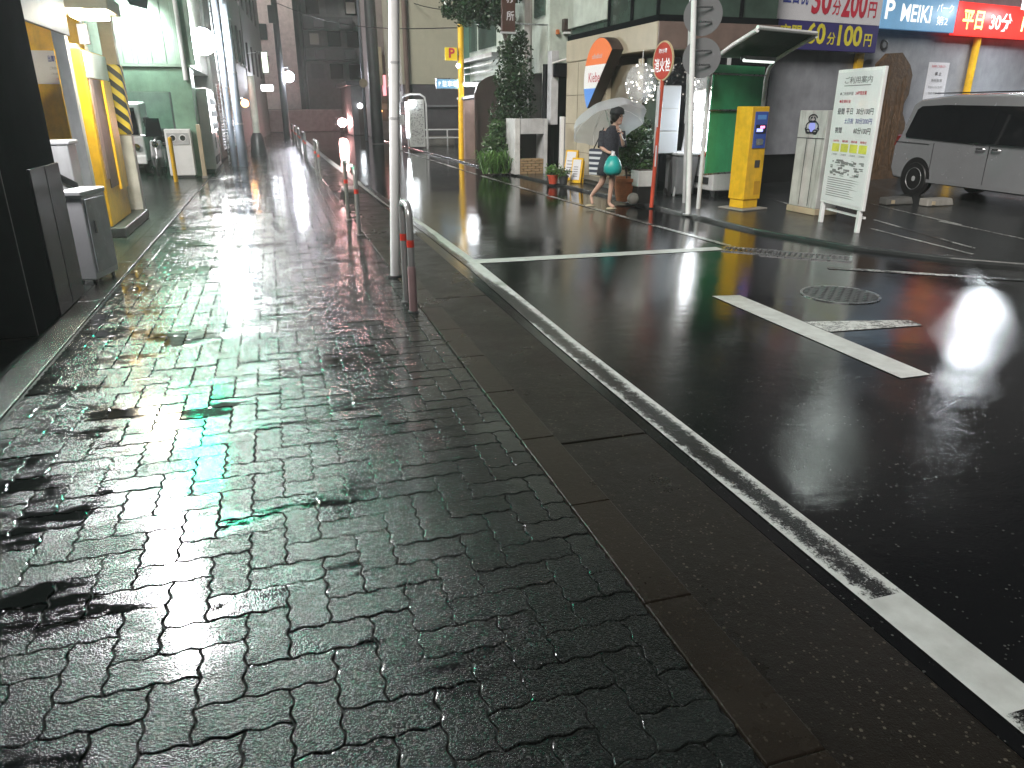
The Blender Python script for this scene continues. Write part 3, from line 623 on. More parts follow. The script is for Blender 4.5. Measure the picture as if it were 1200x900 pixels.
# street lamp
t = thing('street_lamp', 'dark street lamp pole with one bright white globe near the street end', 'street lamp', (.83, 47.6, 0))
MB().tube([(.83, 47.6, 0), (.83, 47.6, 9.5)], [.2, .15], 14).build('pole', 'dark_grey', t, smooth='auto'); p_ = at(338.5, 90, 47.5); MB().ball(p_, .29, 20, 14).build('globe', 'lamp_white', t, smooth=True); MB().tube([(.83, 47.6, p_.z + .5), (p_.x, 47.5, p_.z + .5), (p_.x, 47.5, p_.z + .2)], .035, 8).build('arm', 'dark_grey', t)  # globe oversized, the lamp's bloom is put into its shape
MB().box(.45, .83, 47.3, 47.45, 6.1, 7.0).build('transformer', 'dark_grey', t, bev=.03)

# ================================================================== STREET END
t = thing('pink_building', 'pale pinkish slab building closing the street end', 'building', (1.5, 64, 0)); a, b_ = at(290, 100, 64), at(351, 100, 64)
MB().box(-6, b_.x, 64, 74, 0, 22).build('wall', 'mist_pink', t); 
for z in (6.5, 9.5, 12.5): MB().box(b_.x - 3.0, b_.x - 2.0, 63.93, 63.99, z, z + 1.1).build('window', 'glass_dark', t)
t = thing('grey_building', 'dark grey apartment building with balconies beyond the street end', 'building', (5, 66, 0)); x0, x1 = at(352, 60, 66).x, at(432, 60, 66).x
MB().box(x0 + .05, x1 + .6, 66, 78, 0, 24).build('wall', 'mist_dark', t)
for z in (5.2, 7.4, 9.8, 12.2): MB().box(x0 + .3, x1 - 1.2, 65.1, 65.98, z, z + .95).build('balcony', 'dark_grey', t, bev=.02)
for z in (3.9, 6.3, 8.6, 11.0):
    for k in range(3): w = MB().box(x0 + .7 + k * 1.5, x0 + 1.7 + k * 1.5, 65.93, 65.99, z, z + 1.1).build('window', 'glass_dark' if (k + int(z)) % 3 else 'slate', t)
rs_ = random.Random(12)
for z in (5.2, 7.4, 9.8):
    for k in range(2): ux = x0 + 1.0 + k * 2.2 + rs_.uniform(-.2, .3); MB().box(ux, ux + .8, 64.75, 65.09, z + .15, z + .75).build('air_conditioner', 'slate', t, bev=.03)
MB().tube([(x0 + .25, 65.8, 0), (x0 + .25, 65.8, 20)], .09, 8).build('drain_pipe', 'slate', t)
for z, k in ((6.3, 0), (8.6, 2)): MB().box(x0 + .8 + k * 1.5, x0 + 1.5 + k * 1.5, 65.9, 65.925, z + .1, z + .9).build('lit_window', E('dim_window', (1, .85, .6), .05, base=(.2, .2, .2)), t)
t = thing('boundary_wall', 'low grey wall with a coping across the street end', 'wall', (2, 61, 0)); MB().box(-1, 9, 61, 61.3, 0, 1.5).build('panel', 'mist_wall', t, bev=.02); MB().box(-1.05, 9.05, 60.95, 61.35, 1.51, 1.6).build('coping', 'concrete', t)
for k in range(5): MB().box(-.5 + k * 2.2, -.3 + k * 2.2, 60.9, 60.99, 0, 1.5).build('pier', 'mist_wall', t)
# vehicle tail light far down the road
p_ = gr(402, 157); t = thing('motorbike', 'motorbike with a dazzling pinkish rear light far down the road', 'motorbike', (p_.x, p_.y, 0)); X, Y = p_.x, p_.y
for d in (0, 1.25):
    w = MB().lathe((X - .06, Y + d, .3), [(.2, 0), (.29, .02), (.3, .06), (.29, .1), (.2, .12)], 18, (1, 0, 0)).build('wheel', 'rubber', t, smooth='auto'); MB().lathe((X - .05, Y + d, .3), [(.19, .0), (.19, .1)], 14, (1, 0, 0)).build('rim', 'steel', w)
MB().extr([(X - .14, Y + .1, .45), (X - .14, Y - .1, .85), (X - .14, Y + .6, .8), (X - .14, Y + 1.0, 1.0), (X - .14, Y + 1.1, .5), (X - .14, Y + .6, .25)], (.28, 0, 0)).build('body', 'dark_grey', t, bev=.04)
MB().tube([(X - .35, Y + .95, 1.05), (X, Y + 1.05, 1.0), (X + .35, Y + .95, 1.05)], .02, 8).build('handlebar', 'steel', t); MB().ball((X, Y - .14, .74), .3, 18, 12, (1, .4, .9)).build('tail_light', 'tail', t, smooth=True)  # rear light oversized, its glow is built into the ball
light('POINT', 'tail_glow', (X, Y - .5, .75), 14, (1, .35, .35), .2, parent=t)

# ================================================================== RIGHT FAR
def thin(name, px, py, h, r, mat, label, cat='pole'):
    p = gr(px, py); t = thing(name, label, cat, (p.x, p.y, 0)); MB().tube([p, (p.x, p.y, h)], [r, r * .8], 12).build('shaft', mat, t, smooth='auto'); return t, p
t, p = thin('utility_pole', 430, 165, 11, .09, 'galv', 'slim pale utility pole on the right far down the road'); MB().lathe((p.x, p.y - .1, 2.9), [(.22, 0), (.22, .03)], 18, (0, -1, 0)).build('round_sign', 'beige', t)
t, p = thin('utility_pole', 443, 168, 12, .3, 'dark_grey', 'thick dark utility pole just right of the slim pale one'); MB().tube([(p.x - 1, p.y, 8.6), (p.x + 1, p.y, 8.6)], .05, 6).build('crossarm', 'steel', t); MB().lathe((p.x + .4, p.y, 7.4), [(.25, 0), (.25, .7)], 14).build('transformer', 'galv', t)
t = thing('dark_house', 'low dark house with a small blue-white lamp at the far right', 'building', (5.3, 50, 0)); a, b_ = at(412, 120, 51), at(440, 120, 51); MB().box(a.x, b_.x + 4, 51, 58, 0, 3.0).build('wall', 'mist_dark', t); MB().box(a.x - .3, b_.x + 4, 50.6, 58.2, 3.01, 3.25).build('roof', 'dark_grey', t); q = at(422, 124, 50.9); MB().ball(q, .16).build('lamp', 'far_white', t, smooth=True); MB().box(a.x + .4, a.x + 1.2, 50.94, 50.99, 0, 2.0).build('door', 'dark_brown', t)
t = thing('shop_building', 'tall narrow tan building with vertical signs behind the white pole', 'building', (6, 44, 0)); a, b_ = at(446, 120, 43), at(462, 120, 43); MB().box(a.x, b_.x + 2.5, 43, 50, 0, 12).build('wall', 'mist_wall', t)
for z in (1.0, 1.9, 2.8, 3.7): MB().box(a.x + .05, a.x + .45, 42.9, 42.99, z, z + .6).build('tile_band', 'brown_band', t)
q0, q1 = at(448, 88, 42.8), at(453, 112, 42.8); MB().box(q0.x, q1.x, 42.8, 42.92, q1.z, q0.z).build('pink_sign', E('pink_neon', (1, .3, .35), 1.6), t); q0, q1 = at(441, 55, 42.8), at(450, 100, 42.8); MB().box(q0.x, q1.x - .05, 42.7, 42.79, q1.z, q0.z).build('yellow_sign', 'beige', t)
q = at(446, 130, 42.7); MB().ball(q, .09).build('lamp', 'warm_lamp', t, smooth=True)
# beige building with dark lower wall facing the camera
t = thing('beige_building', 'large cream building with a dark grey ground floor behind the lit shelter', 'building', (7.5, 37, 0)); a, b_ = at(474, 100, 37), at(552, 100, 37)
MB().box(a.x, b_.x + 5, 37, 46, 2.72, 14).build('upper_wall', M('cream_wall', (.40, .39, .30), .6, var=.08, streak=.1), t); MB().box(a.x + .02, b_.x + 5, 37.03, 46, 0, 2.70).build('ground_floor', 'slate', t)
MB().box(a.x + 1.0, b_.x + 5, 36.9, 37.02, 1.72, 1.8).build('ledge', 'mid_grey', t); MB().tube([(a.x + .12, 36.9, 0), (a.x + .12, 36.9, 12)], .12, 10).build('downpipe', 'brown_band', t)
t = thing('guard_rail', 'white pipe guard rail before the dark ground floor', 'railing', (7.2, 35, 0)); a, b_ = gr(480, 172), gr(540, 172); Y = 34.6
for z in (.75, .4): MB().tube([(5.7, Y, z), (8.6, Y, z)], .03, 8).build('rail', 'white_metal', t)
for k in range(4): MB().tube([(5.8 + k * .9, Y, 0), (5.8 + k * .9, Y, .76)], .03, 8).build('post', 'white_metal', t)
MB().box(6.6, 8.0, 34.9, 35.5, .03, .45).build('planter', 'concrete', t, bev=.02)
# lit shelter with patterned panel
t = thing('payment_shelter', 'lit arched payment shelter with a speckled white panel by the guard rail', 'shelter', (5.8, 32.5, 0)); a, b_ = at(481, 175, 32.4), at(499, 175, 32.4)
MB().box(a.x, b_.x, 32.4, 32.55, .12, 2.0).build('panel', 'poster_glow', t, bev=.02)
s = MB()
for k in range(260): x, z = random.uniform(a.x + .08, b_.x - .06), random.uniform(.2, 1.9); r = random.uniform(.008, .022); s.box(x - r, x + r, 32.388, 32.398, z - r * .8, z + r * .8)
s.build('notice_print', 'ink_grey', t)
MB().box(a.x - .12, a.x - .02, 32.42, 32.5, .5, 1.9).build('light_strip', 'tube_white', t)
MB().tube([(a.x - .35, 32.6, 0), (a.x - .35, 32.6, 1.9), (a.x - .2, 32.5, 2.12), (a.x + .1, 32.45, 2.2), (b_.x - .15, 32.45, 2.2), (b_.x + .05, 32.5, 2.08), (b_.x + .1, 32.5, 1.8), (b_.x + .1, 32.5, 0)], .04, 10).build('arch_pipe', 'white_metal', t, smooth='auto')
q = at(484, 121, 32.3); MB().ball(q, .13).build('lamp', 'far_white', t, smooth=True); MB().box(a.x - .45, a.x - .25, 32.35, 32.45, 1.9, 2.3).build('symbol_plate', 'sign_white', t); MB().box(a.x - .42, a.x - .2, 32.35, 32.5, 1.0, 1.4).build('meter', 'white_paint', t)
# yellow pole with P sign
t = thing('sign_pole', 'tall yellow pole carrying a small yellow P sign', 'pole', (6.13, 25.75, 0)); MB().tube([(6.13, 25.75, 0), (6.2, 25.75, 4.2)], .1, 14).build('shaft', 'yellow_paint', t, smooth='auto')
a, b_ = at(521.5, 55.5, 25.6), at(536, 71, 25.6); s = MB().box(a.x, b_.x, 25.6, 25.68, b_.z, a.z).build('sign_plate', 'yellow_sign', t, bev=.01); text('P', t, 'ink_red', (a.x + .12, 25.598, b_.z + .08), (1, 0, 0), (0, 0, 1), .2, .29, .03); MB().tube([(b_.x, 25.66, a.z - .2), (6.15, 25.72, a.z - .2)], .02, 6).build('bracket', 'steel', t); q = at(537, 77, 25.6); MB().ball(q, .07).build('beacon', 'bulb', t, smooth=True)
t = thing('blue_sign', 'pale blue lit P board at the foot of the cream wall', 'sign', (5.8, 26.0, 2.4)); a, b_ = at(511, 92, 26.0), at(541, 104.5, 26.0); MB().box(a.x, b_.x, 26.0, 26.12, b_.z, a.z).build('case', 'steel', t); MB().box(a.x + .02, b_.x - .02, 25.985, 25.998, b_.z + .02, a.z - .02).build('face', 'sign_cyan', t); text('P 駐車場', t, 'letter_cream', (a.x + .08, 25.984, b_.z + .07), (1, 0, 0), (0, 0, 1), .62, .19, .01)
MB().box(b_.x - .12, b_.x, 25.96, 25.984, b_.z + .05, a.z - .05).build('spot_lamp', 'tube_white', t); MB().tube([(6.13, 26.05, a.z), (a.x, 26.05, a.z)], .02, 6).build('bracket', 'steel', t)
t = thing('gate_lamp', 'white fluorescent tube over the brown gate beside the yellow pole', 'lamp', (6.6, 25.7, 2.4)); a, b_ = at(543, 98.5, 25.4), at(562, 101.5, 25.4); MB().box(a.x, b_.x, 25.4, 25.5, a.z - .02, a.z + .06).build('fitting', 'white_metal', t); MB().tube([(a.x + .03, 25.38, a.z - .04), (b_.x - .03, 25.38, a.z - .04)], .03, 10).build('tube', 'tube_white', t)
light('AREA', 'gate_light', ((a.x + b_.x) / 2, 25.2, a.z - .1), 14, (.92, .96, 1), .5, (6.4, 24.5, 0), parent=t)
t = thing('stone_gatepost', 'pinkish stone gatepost with a slanted cap beside the yellow pole', 'gatepost', (6.4, 25.5, 0)); a, b_ = at(543.5, 118, 25.5), at(557.5, 188, 25.5); MB().box(a.x, b_.x, 25.5, 26.3, 0, 1.92).build('shaft', 'pink_stone', t, bev=.02); MB().extr([(a.x - .04, 25.45, 1.93), (b_.x + .04, 25.45, 2.0), (b_.x + .04, 25.45, 2.08), (a.x - .04, 25.45, 2.0)], (0, .9, 0)).build('cap', 'light_grey', t)
t = thing('brown_gate', 'dark brown arched gate panel left of the ivy', 'gate', (6.9, 24.8, 0)); a = at(557, 190, 24.6); b_ = at(592, 190, 24.6)
pl = [(a.x + .02, 24.6, .02), (b_.x + .4, 24.6, .02), (b_.x + .4, 24.6, 2.75)] + [(a.x + .02 + (b_.x - a.x) * (1 - u), 24.6, 2.1 + .6 * math.sqrt(max(0, 1 - u * u))) for u in (.15, .35, .55, .75, .9, 1)]
MB().extr(pl, (0, .1, 0)).build('panel', 'dark_brown', t); MB().box(a.x, a.x + .1, 24.52, 24.598, 0, 2.0).build('stile', 'dark_brown', t)
# white building behind ivy
t = thing('white_building', 'pale green-white building with a balcony and drain pipes behind the ivy', 'building', (7.2, 22, 0))
MB().box(7.05, 14, 19.6, 28.4, 2.55, 12).build('upper_wall', 'pale_wall', t); MB().box(7.35, 14, 19.62, 28.4, 0, 2.54).build('lower_wall', 'light_grey', t)
a, b_ = at(620.5, 100, 21.0), at(641, 100, 21.0); MB().box(a.x, b_.x, 21.0, 21.5, 0, 10).build('column', 'concrete', t, bev=.02)
for px in (645, 652): q = at(px, 100, 20.2); MB().tube([(q.x, 20.2, .4), (q.x, 20.2, 9)], .06, 10).build('drain_pipe', 'white_metal', t, smooth='auto')
q = at(637, 75, 20.1); MB().tube([at(652, 73, 20.1), at(638, 74, 20.1), at(637, 78, 20.1), at(637, 97, 20.1), at(641, 99, 20.1)], .035, 8).build('bent_pipe', 'white_metal', t, smooth='auto')
MB().box(6.6, 7.04, 23.5, 28, 3.15, 3.25).build('balcony_floor', 'light_grey', t)
for k in range(3): MB().tube([(6.62, 23.5, 2.75 + k * .2), (6.62, 28, 2.75 + k * .2)], .025, 6).build('balcony_rail', 'white_metal', t)
MB().box(6.98, 7.04, 24.5, 26.5, 3.5, 5.2).build('window', 'window_green', t); MB().box(6.98, 7.04, 26.9, 27.8, 3.5, 5.2).build('window', 'window_green', t)
a, b_ = at(543, 30, 28), at(560, 96, 28); MB().box(a.x, b_.x, 28, 28.3, b_.z, 9).build('glass_bay', M('bay_green', (.10, .19, .15), .2), t); MB().box(b_.x + .01, b_.x + .1, 27.96, 28.3, b_.z, 9).build('bay_trim', 'white_metal', t); MB().box(b_.x + .12, 7.04, 28.1, 28.5, b_.z, 9).build('return_wall', 'pale_wall', t)
MB().box(7.0, 7.045, 19.9, 20.7, 3.9, 4.6).build('window', 'window_green', t)
u = thing('meter_box', 'small brown and white meter box on the pale wall above the doorway', 'meter box', (7.0, 19.58, 3.2)); a, b_ = at(660, 22, 19.5), at(669, 40, 19.5); MB().box(a.x, b_.x, 19.42, 19.59, a.z - .28, a.z).build('cover', 'dark_brown', u, bev=.01); MB().box(a.x + .03, b_.x, 19.45, 19.59, b_.z, a.z - .29).build('base', 'white_metal', u, bev=.01); q = at(654, 37, 19.5); MB().box(q.x - .03, q.x + .04, 19.5, 19.59, q.z - .06, q.z + .05).build('valve', 'orange', u)
# brown vertical sign
t = thing('office_sign', 'brown vertical board with white characters beside the tree', 'sign', (5.95, 19.5, 3.8)); a, b_ = at(588.5, 37, 19.5), at(604, -60, 19.5); MB().box(a.x, b_.x, 19.5, 19.62, a.z, b_.z).build('board', M('sign_brown', (.075, .035, .028), .4), t, bev=.01)
for i, ch in enumerate('所務事'): text(ch, t, 'sign_white', (a.x + .11, 19.498, a.z + .25 + i * .4), (1, 0, 0), (0, 0, 1), .2, .22, .012)
MB().box(a.x - .02, b_.x + .02, 19.49, 19.63, a.z - .04, a.z).build('frame', 'light_grey', t); MB().tube([(b_.x, 19.56, a.z + .2), (7.04, 19.7, a.z + .2)], .02, 6).build('bracket', 'steel', t)

# ---- foliage helper
def leaves(n, fn, size, seed):
    """many small folded leaves spread through a volume"""
    rnd = random.Random(seed); m = MB()
    for _ in range(n):
        p, up = fn(rnd); a = Vector((rnd.gauss(0, 1), rnd.gauss(0, 1), rnd.gauss(0, .6))).normalized(); b = a.orthogonal().normalized(); b.rotate(Matrix.Rotation(rnd.uniform(0, 6.28), 3, a)); s = size * rnd.uniform(.6, 1.35); p = Vector(p)
        w = b * s * .34; n_ = a.cross(b) * s * .12
        m.add([p - a * s * .5, p + w + n_, p + a * s * .5, p - w + n_], [(0, 1, 2), (0, 2, 3)])
    return m
def leaf_mat(name, c0, c1):
    m, nt, b = new_mat(name); v = pos(nt); n = noise(nt, v, 14, 3, .7)
    nt.links.new(mixc(nt, ramp(nt, n, .35, .68), c0, c1), b.inputs['Base Color']); b.inputs['Roughness'].default_value = .32
    b.inputs['Subsurface Weight'].default_value = 0; return m
leaf_mat('leaf_dark', (.018, .042, .020), (.045, .085, .035)); leaf_mat('leaf_mid', (.03, .07, .025), (.08, .15, .05)); leaf_mat('leaf_bright', (.05, .12, .03), (.13, .26, .06))
# ivy column climbing from a shrub base
def clump(cs):
    tot = [c[3] ** 1 for c in cs]
    def fn(r):
        c = r.choices(cs, [x ** 2 for x in tot])[0]; rr = r.random() ** .45; d = Vector((r.gauss(0, 1), r.gauss(0, 1), r.gauss(0, 1))).normalized()
        p = Vector(c[:3]) + Vector((d.x * c[3], d.y * c[3], d.z * c[3] * c[4])) * rr; p.z = max(.03, p.z); return p, d
    return fn
t = thing('ivy', 'dark leafy ivy climbing a stem beside the pale building', 'climbing plant', (6.45, 20.6, 0))
ic = []; rr = random.Random(3)
for px, py, w in ((603, 50, 10), (610, 62, 12), (598, 72, 14), (606, 85, 15), (598, 100, 16), (610, 112, 15), (600, 125, 17), (606, 140, 16), (592, 150, 16), (588, 92, 9), (614, 98, 12), (585, 135, 12), (612, 45, 8), (592, 60, 8), (613, 130, 12), (586, 110, 8)):
    q = at(px, py, 20.3 + rr.uniform(-.15, .25)); ic.append((q.x + rr.uniform(-.06, .06), q.y, q.z, w / 36., 1.25))
leaves(4700, clump(ic), .09, 4).build('foliage', 'leaf_dark', t)
MB().tube([(6.5, 20.6, 0), (6.48, 20.55, 1.2), (6.5, 20.5, 2.2), (6.35, 20.5, 3.0), (6.1, 20.5, 3.8)], [.09, .07, .06, .05, .04], 8).build('stem', 'trunk', t)
t = thing('shrub', 'bright green shrub with arching leaves at the foot of the ivy', 'shrub', (6.1, 20.4, 0)); sc_ = []
for px, py, w in ((580, 175, 17), (590, 165, 16), (573, 185, 12), (592, 185, 16), (582, 190, 15), (575, 165, 11), (598, 178, 13), (570, 195, 9), (592, 196, 11), (583, 150, 11)):
    q = at(px, py, 20.0 + rr.uniform(-.2, .2)); sc_.append((q.x, q.y, q.z, w / 42., 1))
leaves(2900, clump(sc_), .085, 5).build('foliage', 'leaf_mid', t)
bl = MB(); rb = random.Random(9)
for k in range(260):
    q = at(rb.uniform(566, 596), 205, 19.7 + rb.uniform(-.3, .2)); a = rb.uniform(0, 6.28); L = rb.uniform(.25, .5); h = rb.uniform(.25, .6); d = Vector((math.cos(a), math.sin(a), 0)); n = Vector((-d.y, d.x, 0)) * .016; q.z = .03
    bl.add([q - n, q + n, q + d * L * .5 + n * .8 + Vector((0, 0, h)), q + d * L * .5 - n * .8 + Vector((0, 0, h)), q + d * L + Vector((0, 0, h * .7))], [(0, 1, 2, 3), (3, 2, 4)])
bl.build('blades', 'leaf_bright', t)
MB().tube([(6.05, 20.0, 0), (6.1, 20.0, .8)], [.04, .02], 7).build('stem', 'trunk', t)
t = thing('street_tree', 'dark evergreen tree overhanging the yellow pole, crown cut by the frame', 'tree', (6.35, 21.5, 0)); tc = []
for px, py, w in ((530, 8, 14), (545, 15, 16), (560, 5, 18), (572, 18, 15), (585, 8, 16), (555, -15, 26), (580, -20, 26), (535, -12, 18), (600, -18, 22), (525, 14, 8), (565, 26, 8), (590, 30, 10), (545, 24, 7), (598, 28, 9)):
    q = at(px, py, 21.6 + rr.uniform(-.6, .6)); tc.append((q.x, q.y, q.z, w / 38., .85))
leaves(6500, clump(tc), .10, 6).build('crown', 'leaf_dark', t)
MB().tube([(6.55, 21.6, 0), (6.6, 21.6, 1.6), at(598, 60, 21.6), at(588, 25, 21.6), at(575, -10, 21.6)], [.13, .11, .1, .08, .05], 10).build('trunk', 'trunk', t, smooth=True)
lm = MB(); 
for a_, b__ in (((590, 32), (560, 8)), ((586, 18), (600, -12)), ((580, 4), (540, 14))): lm.tube([at(*a_, 21.6), at(*b__, 21.4)], [.05, .02], 7)
lm.build('limbs', 'trunk', t)
# white frame wall with brick planter
t = thing('planter_wall', 'white-framed niche with a tan brick planter between ivy and doorway', 'planter', (6.4, 19.2, 0)); a, b_ = at(603.5, 139, 19.1), at(637, 205, 19.1)
MB().box(a.x, a.x + .14, 19.1, 19.9, .02, a.z).build('side_panel', 'white_paint', t, bev=.01); MB().box(a.x + .142, b_.x - .002, 19.12, 19.3, a.z - .38, a.z - .002).build('lintel', 'light_grey', t, bev=.01); MB().box(b_.x, b_.x + .1, 19.1, 19.9, .02, a.z - .004).build('side_panel', 'light_grey', t, bev=.01)
MB().box(a.x + .15, b_.x - .01, 19.7, 19.8, .02, a.z - .4).build('back_panel', 'rubber', t)
bk = MB(); z = .03; r = 0
while z < .42:
    x = a.x + .145 - (.11 if r % 2 else 0)
    while x < b_.x - .01:
        x0, x1 = max(x, a.x + .145), min(x + .21, b_.x - .005)
        if x1 - x0 > .03: bk.box(x0 + .004, x1 - .004, 19.11, 19.4, z, z + .055)
        x += .22
    z += .065; r += 1
bk.build('brick_planter', 'brick_tan', t, bev=.006)
# doorway between the buildings
t = thing('doorway', 'dark recessed doorway with a black canopy and pale jambs', 'doorway', (7.2, 19.3, 0)); a, b_ = at(638, 205, 19.35), at(664, 75, 19.35)
MB().box(a.x, b_.x + .3, 19.55, 19.6, .02, b_.z).build('door', 'glass_dark', t); MB().box(at(648, 0, 19.3).x, b_.x + .05, 19.0, 19.5, b_.z - .32, b_.z).build('canopy', 'black_wall', t, bev=.02)
q = at(645, 150, 19.2); MB().box(q.x, q.x + .2, 19.2, 19.5, 1.25, b_.z + .3).build('jamb', 'light_grey', t, bev=.01); q = at(657, 150, 19.0); MB().box(q.x, q.x + .1, 18.98, 19.1, .02, 1.45).build('side_rail', 'white_metal', t, bev=.01)
MB().tube([at(647, 74, 18.95), at(664, 69, 18.95)], .02, 6).build('canopy_rail', 'white_metal', t); MB().box(q.x + .12, q.x + .3, 19.0, 19.3, .02, 1.44).build('side_wall', 'light_grey', t)

# ================================================================== CREAM SHOP
t = thing('cream_shop', 'cream tiled corner shop with a glass front and a dark window strip above', 'building', (7.3, 16, 0))
MB().box(7.3, 9.98, 16.42, 18.95, .03, 2.72).build('tiled_wall', 'cream_tile', t, bev=.01)
jm = MB()
for z in (.62, 1.28, 1.95): jm.box(7.293, 7.2995, 16.43, 18.94, z, z + .012)
for y in (17.3, 18.15): jm.box(7.2935, 7.2992, y, y + .012, .04, 2.7)
jm.build('tile_joints', 'olive_panel', t)
MB().box(7.40, 9.98, 14.98, 16.42, .03, 2.52).build('recess_panel', 'olive_panel', t)
MB().box(7.28, 10.0, 14.12, 18.96, 2.73, 3.22).build('fascia', 'cream_tile', t, bev=.012)
MB().prism([(7.29, 14.11), (10.0, 14.11), (10.0, 14.06), (7.29, 14.06)], 2.735, 3.215).build('fascia_shaded', 'brown_band', t, bev=.008)  # front of the cream fascia coloured brown for its shaded side
MB().box(7.30, 9.99, 14.14, 18.94, 3.225, 3.34).build('window_rail', 'black_wall', t)
MB().box(7.36, 9.98, 14.2, 18.9, 3.345, 7).build('upper_glass', 'window_green', t)
for y in (14.2, 15.35, 16.5): MB().box(7.31, 7.355, y, y + .07, 3.345, 5).build('mullion', 'black_wall', t)
for x in (8.2, 9.1): MB().box(x, x + .06, 14.14, 14.195, 3.345, 5).build('mullion', 'black_wall', t)
MB().box(7.30, 9.99, 16.6, 18.94, 3.5, 7).build('grey_cladding', 'pale_wall', t)
MB().box(7.34, 7.42, 14.86, 14.97, .05, 2.6).build('door_frame', 'cream_tile', t, bev=.008)
MB().box(7.46, 7.50, 14.2, 14.85, .04, 2.6).build('side_glass', 'window_green', t)
MB().box(7.5, 9.95, 14.16, 14.2, .04, 2.6).build('front_glass', 'glass_dark', t)
for x in (7.42, 8.05, 8.9): MB().box(x, x + .06, 14.1, 14.155, .04, 2.6).build('glass_frame', 'light_grey', t)
light('AREA', 'shop_ceiling_light', (7.62, 15.2, 2.62), 1.2, (1, .9, .75), .3, (7.6, 14.6, 0), parent=t)
# shop step
s_ = thing('shop_step', 'low wet concrete step in front of the cream tiled wall', 'step', (7, 16.3, 0)); MB().box(6.78, 7.29, 14.9, 17.2, .03, .13).build('slab', 'steps', s_, bev=.02); MB().box(6.72, 7.29, 14.85, 16.3, .131, .15).build('tread', 'steps', s_, bev=.01)
# half round shop sign, three colour bands
t = thing('shop_sign', 'half-round orange, white and blue shop sign on the cream wall', 'sign', (7.0, 16.2, 2.24)); CY, CZ, RR = 16.22, 2.235, .86
ang0 = math.atan2(1.09, -1.17)      # direction of the cut from bottom to the near top corner, in (y, z)
outl = [(CY + RR * math.cos(a), CZ + RR * math.sin(a)) for a in [ang0 - math.pi * k / 40 for k in range(41)]]
def clip(poly, z0, z1):
    def half(pl, zc, s):
        out = []
        for i in range(len(pl)):
            a, b = pl[i], pl[(i + 1) % len(pl)]; fa, fb = s * (a[1] - zc), s * (b[1] - zc)
            if fa >= 0: out.append(a)
            if fa * fb < 0: k = fa / (fa - fb); out.append((a[0] + (b[0] - a[0]) * k, a[1] + (b[1] - a[1]) * k))
        return out
    return half(half(poly, z0, 1), z1, -1)
MB().extr([(7.02, y, z) for y, z in outl], (.27, 0, 0)).build('case', 'dark_brown', t)
for z0, z1, mm in ((2.56, 3.3, E('face_orange', (.85, .22, .05), .28, base=(.7, .16, .04))), (2.07, 2.56, E('face_white', (.8, .8, .78), .16)), (1, 2.07, E('face_blue', (.12, .3, .8), .25, base=(.1, .28, .7)))):
    pl = clip(outl, z0, z1); MB().extr([(7.018, CY + (y - CY) * .985, CZ + (z - CZ) * .985) for y, z in pl], (-.012, 0, 0)).build('colour_band', mm, t)
text('Kiebe', t, 'ink_red', (7.004, 16.78, 2.2), (0, -1, 0), (0, 0, 1), .62, .2, .0); text('coffee&food', t, 'sign_white', (7.004, 16.62, 2.68), (0, -1, 0), (0, 0, 1), .55, .1)
MB().tube([(7.05, 16.66, 1.5), (7.05, 16.66, 1.66)], .02, 6).build('spot', 'white_metal', t)
# two leaning menu boards
for (px, py, w, h, lab) in ((659, 213, .34, .70, 'taller yellow-framed menu board leaning on the cream wall'), (667, 216, .30, .56, 'shorter yellow-framed menu board in front of the taller one')):
    q = gr(px, py); t = thing('menu_board', lab, 'sign board', (q.x, q.y, 0), 'menu boards by the cream wall'); d = Vector((.55, -.83, 0)).normalized(); up = Vector((.16, .1, 1)).normalized(); q.z = .04; nn = d.cross(up)
    MB().extr([q, q + d * w, q + d * w + up * h, q + up * h], -nn * .05).build('frame', 'yellow_paint', t, bev=.01)
    a = q + d * .04 + up * .07 + nn * .004; MB().extr([a, a + d * (w - .08), a + d * (w - .08) + up * (h - .11), a + up * (h - .11)], nn * .004).build('sheet', 'sign_white', t)
    pr = MB()
    for k in range(5): b0 = q + d * .08 + up * (.14 + k * (h - .25) / 6) + nn * .010; pr.extr([b0, b0 + d * (w - .18), b0 + d * (w - .18) + up * .018, b0 + up * .018], nn * .002)
    pr.build('print', 'ink_grey', t)
    MB().extr([q - nn * .12, q + d * w - nn * .12, q + d * w + up * h * .9 - nn * .055, q + up * h * .9 - nn * .055], -nn * .02).build('back_leaf', 'yellow_paint', t)
# flower pots by the wall
def potplant(name, label, x, y, z, r, h, leafn, lr, lh, lm_, seed, mat='terracotta', size=.06, group='potted plants by the shop'):
    t = thing(name, label, 'potted plant', (x, y, z), group)
    p_ = MB().lathe((x, y, z), [(r * .68, 0), (r * .95, h * .86), (r * 1.08, h * .86), (r * 1.08, h), (r * .95, h), (r * .93, h * .9)], 22, cap=False); p_.lathe((x, y, z), [(r * .68, 0), (r * .68, .01)], 22); p_.build('pot', mat, t, smooth='auto')
    MB().lathe((x, y, z + h * .88), [(r * .93, 0), (r * .93, .01)], 18).build('soil', 'trunk', t)
    rs = random.Random(seed)
    cs = [(x + rs.gauss(0, lr * .4), y + rs.gauss(0, lr * .4), z + h + lh * (.12 + .8 * k / 9), lr * rs.uniform(.45, .75) * (1 - .35 * abs(k / 9 - .4)), .9) for k in range(10)]
    leaves(leafn, clump(cs), size, seed).build('foliage', lm_, t); st = MB()
    for k in range(4): st.tube([(x, y, z + h * .9), (x + rs.gauss(0, lr * .3), y + rs.gauss(0, lr * .3), z + h + lh * .85)], [.012, .005], 6)
    st.build('stems', 'trunk', t); return t
q = gr(648, 217); potplant('flower_pot', 'small red pot with light green leaves beside the menu boards', q.x, q.y, .03, .13, .2, 260, .24, .16, 'leaf_bright', 21, 'red_pole')
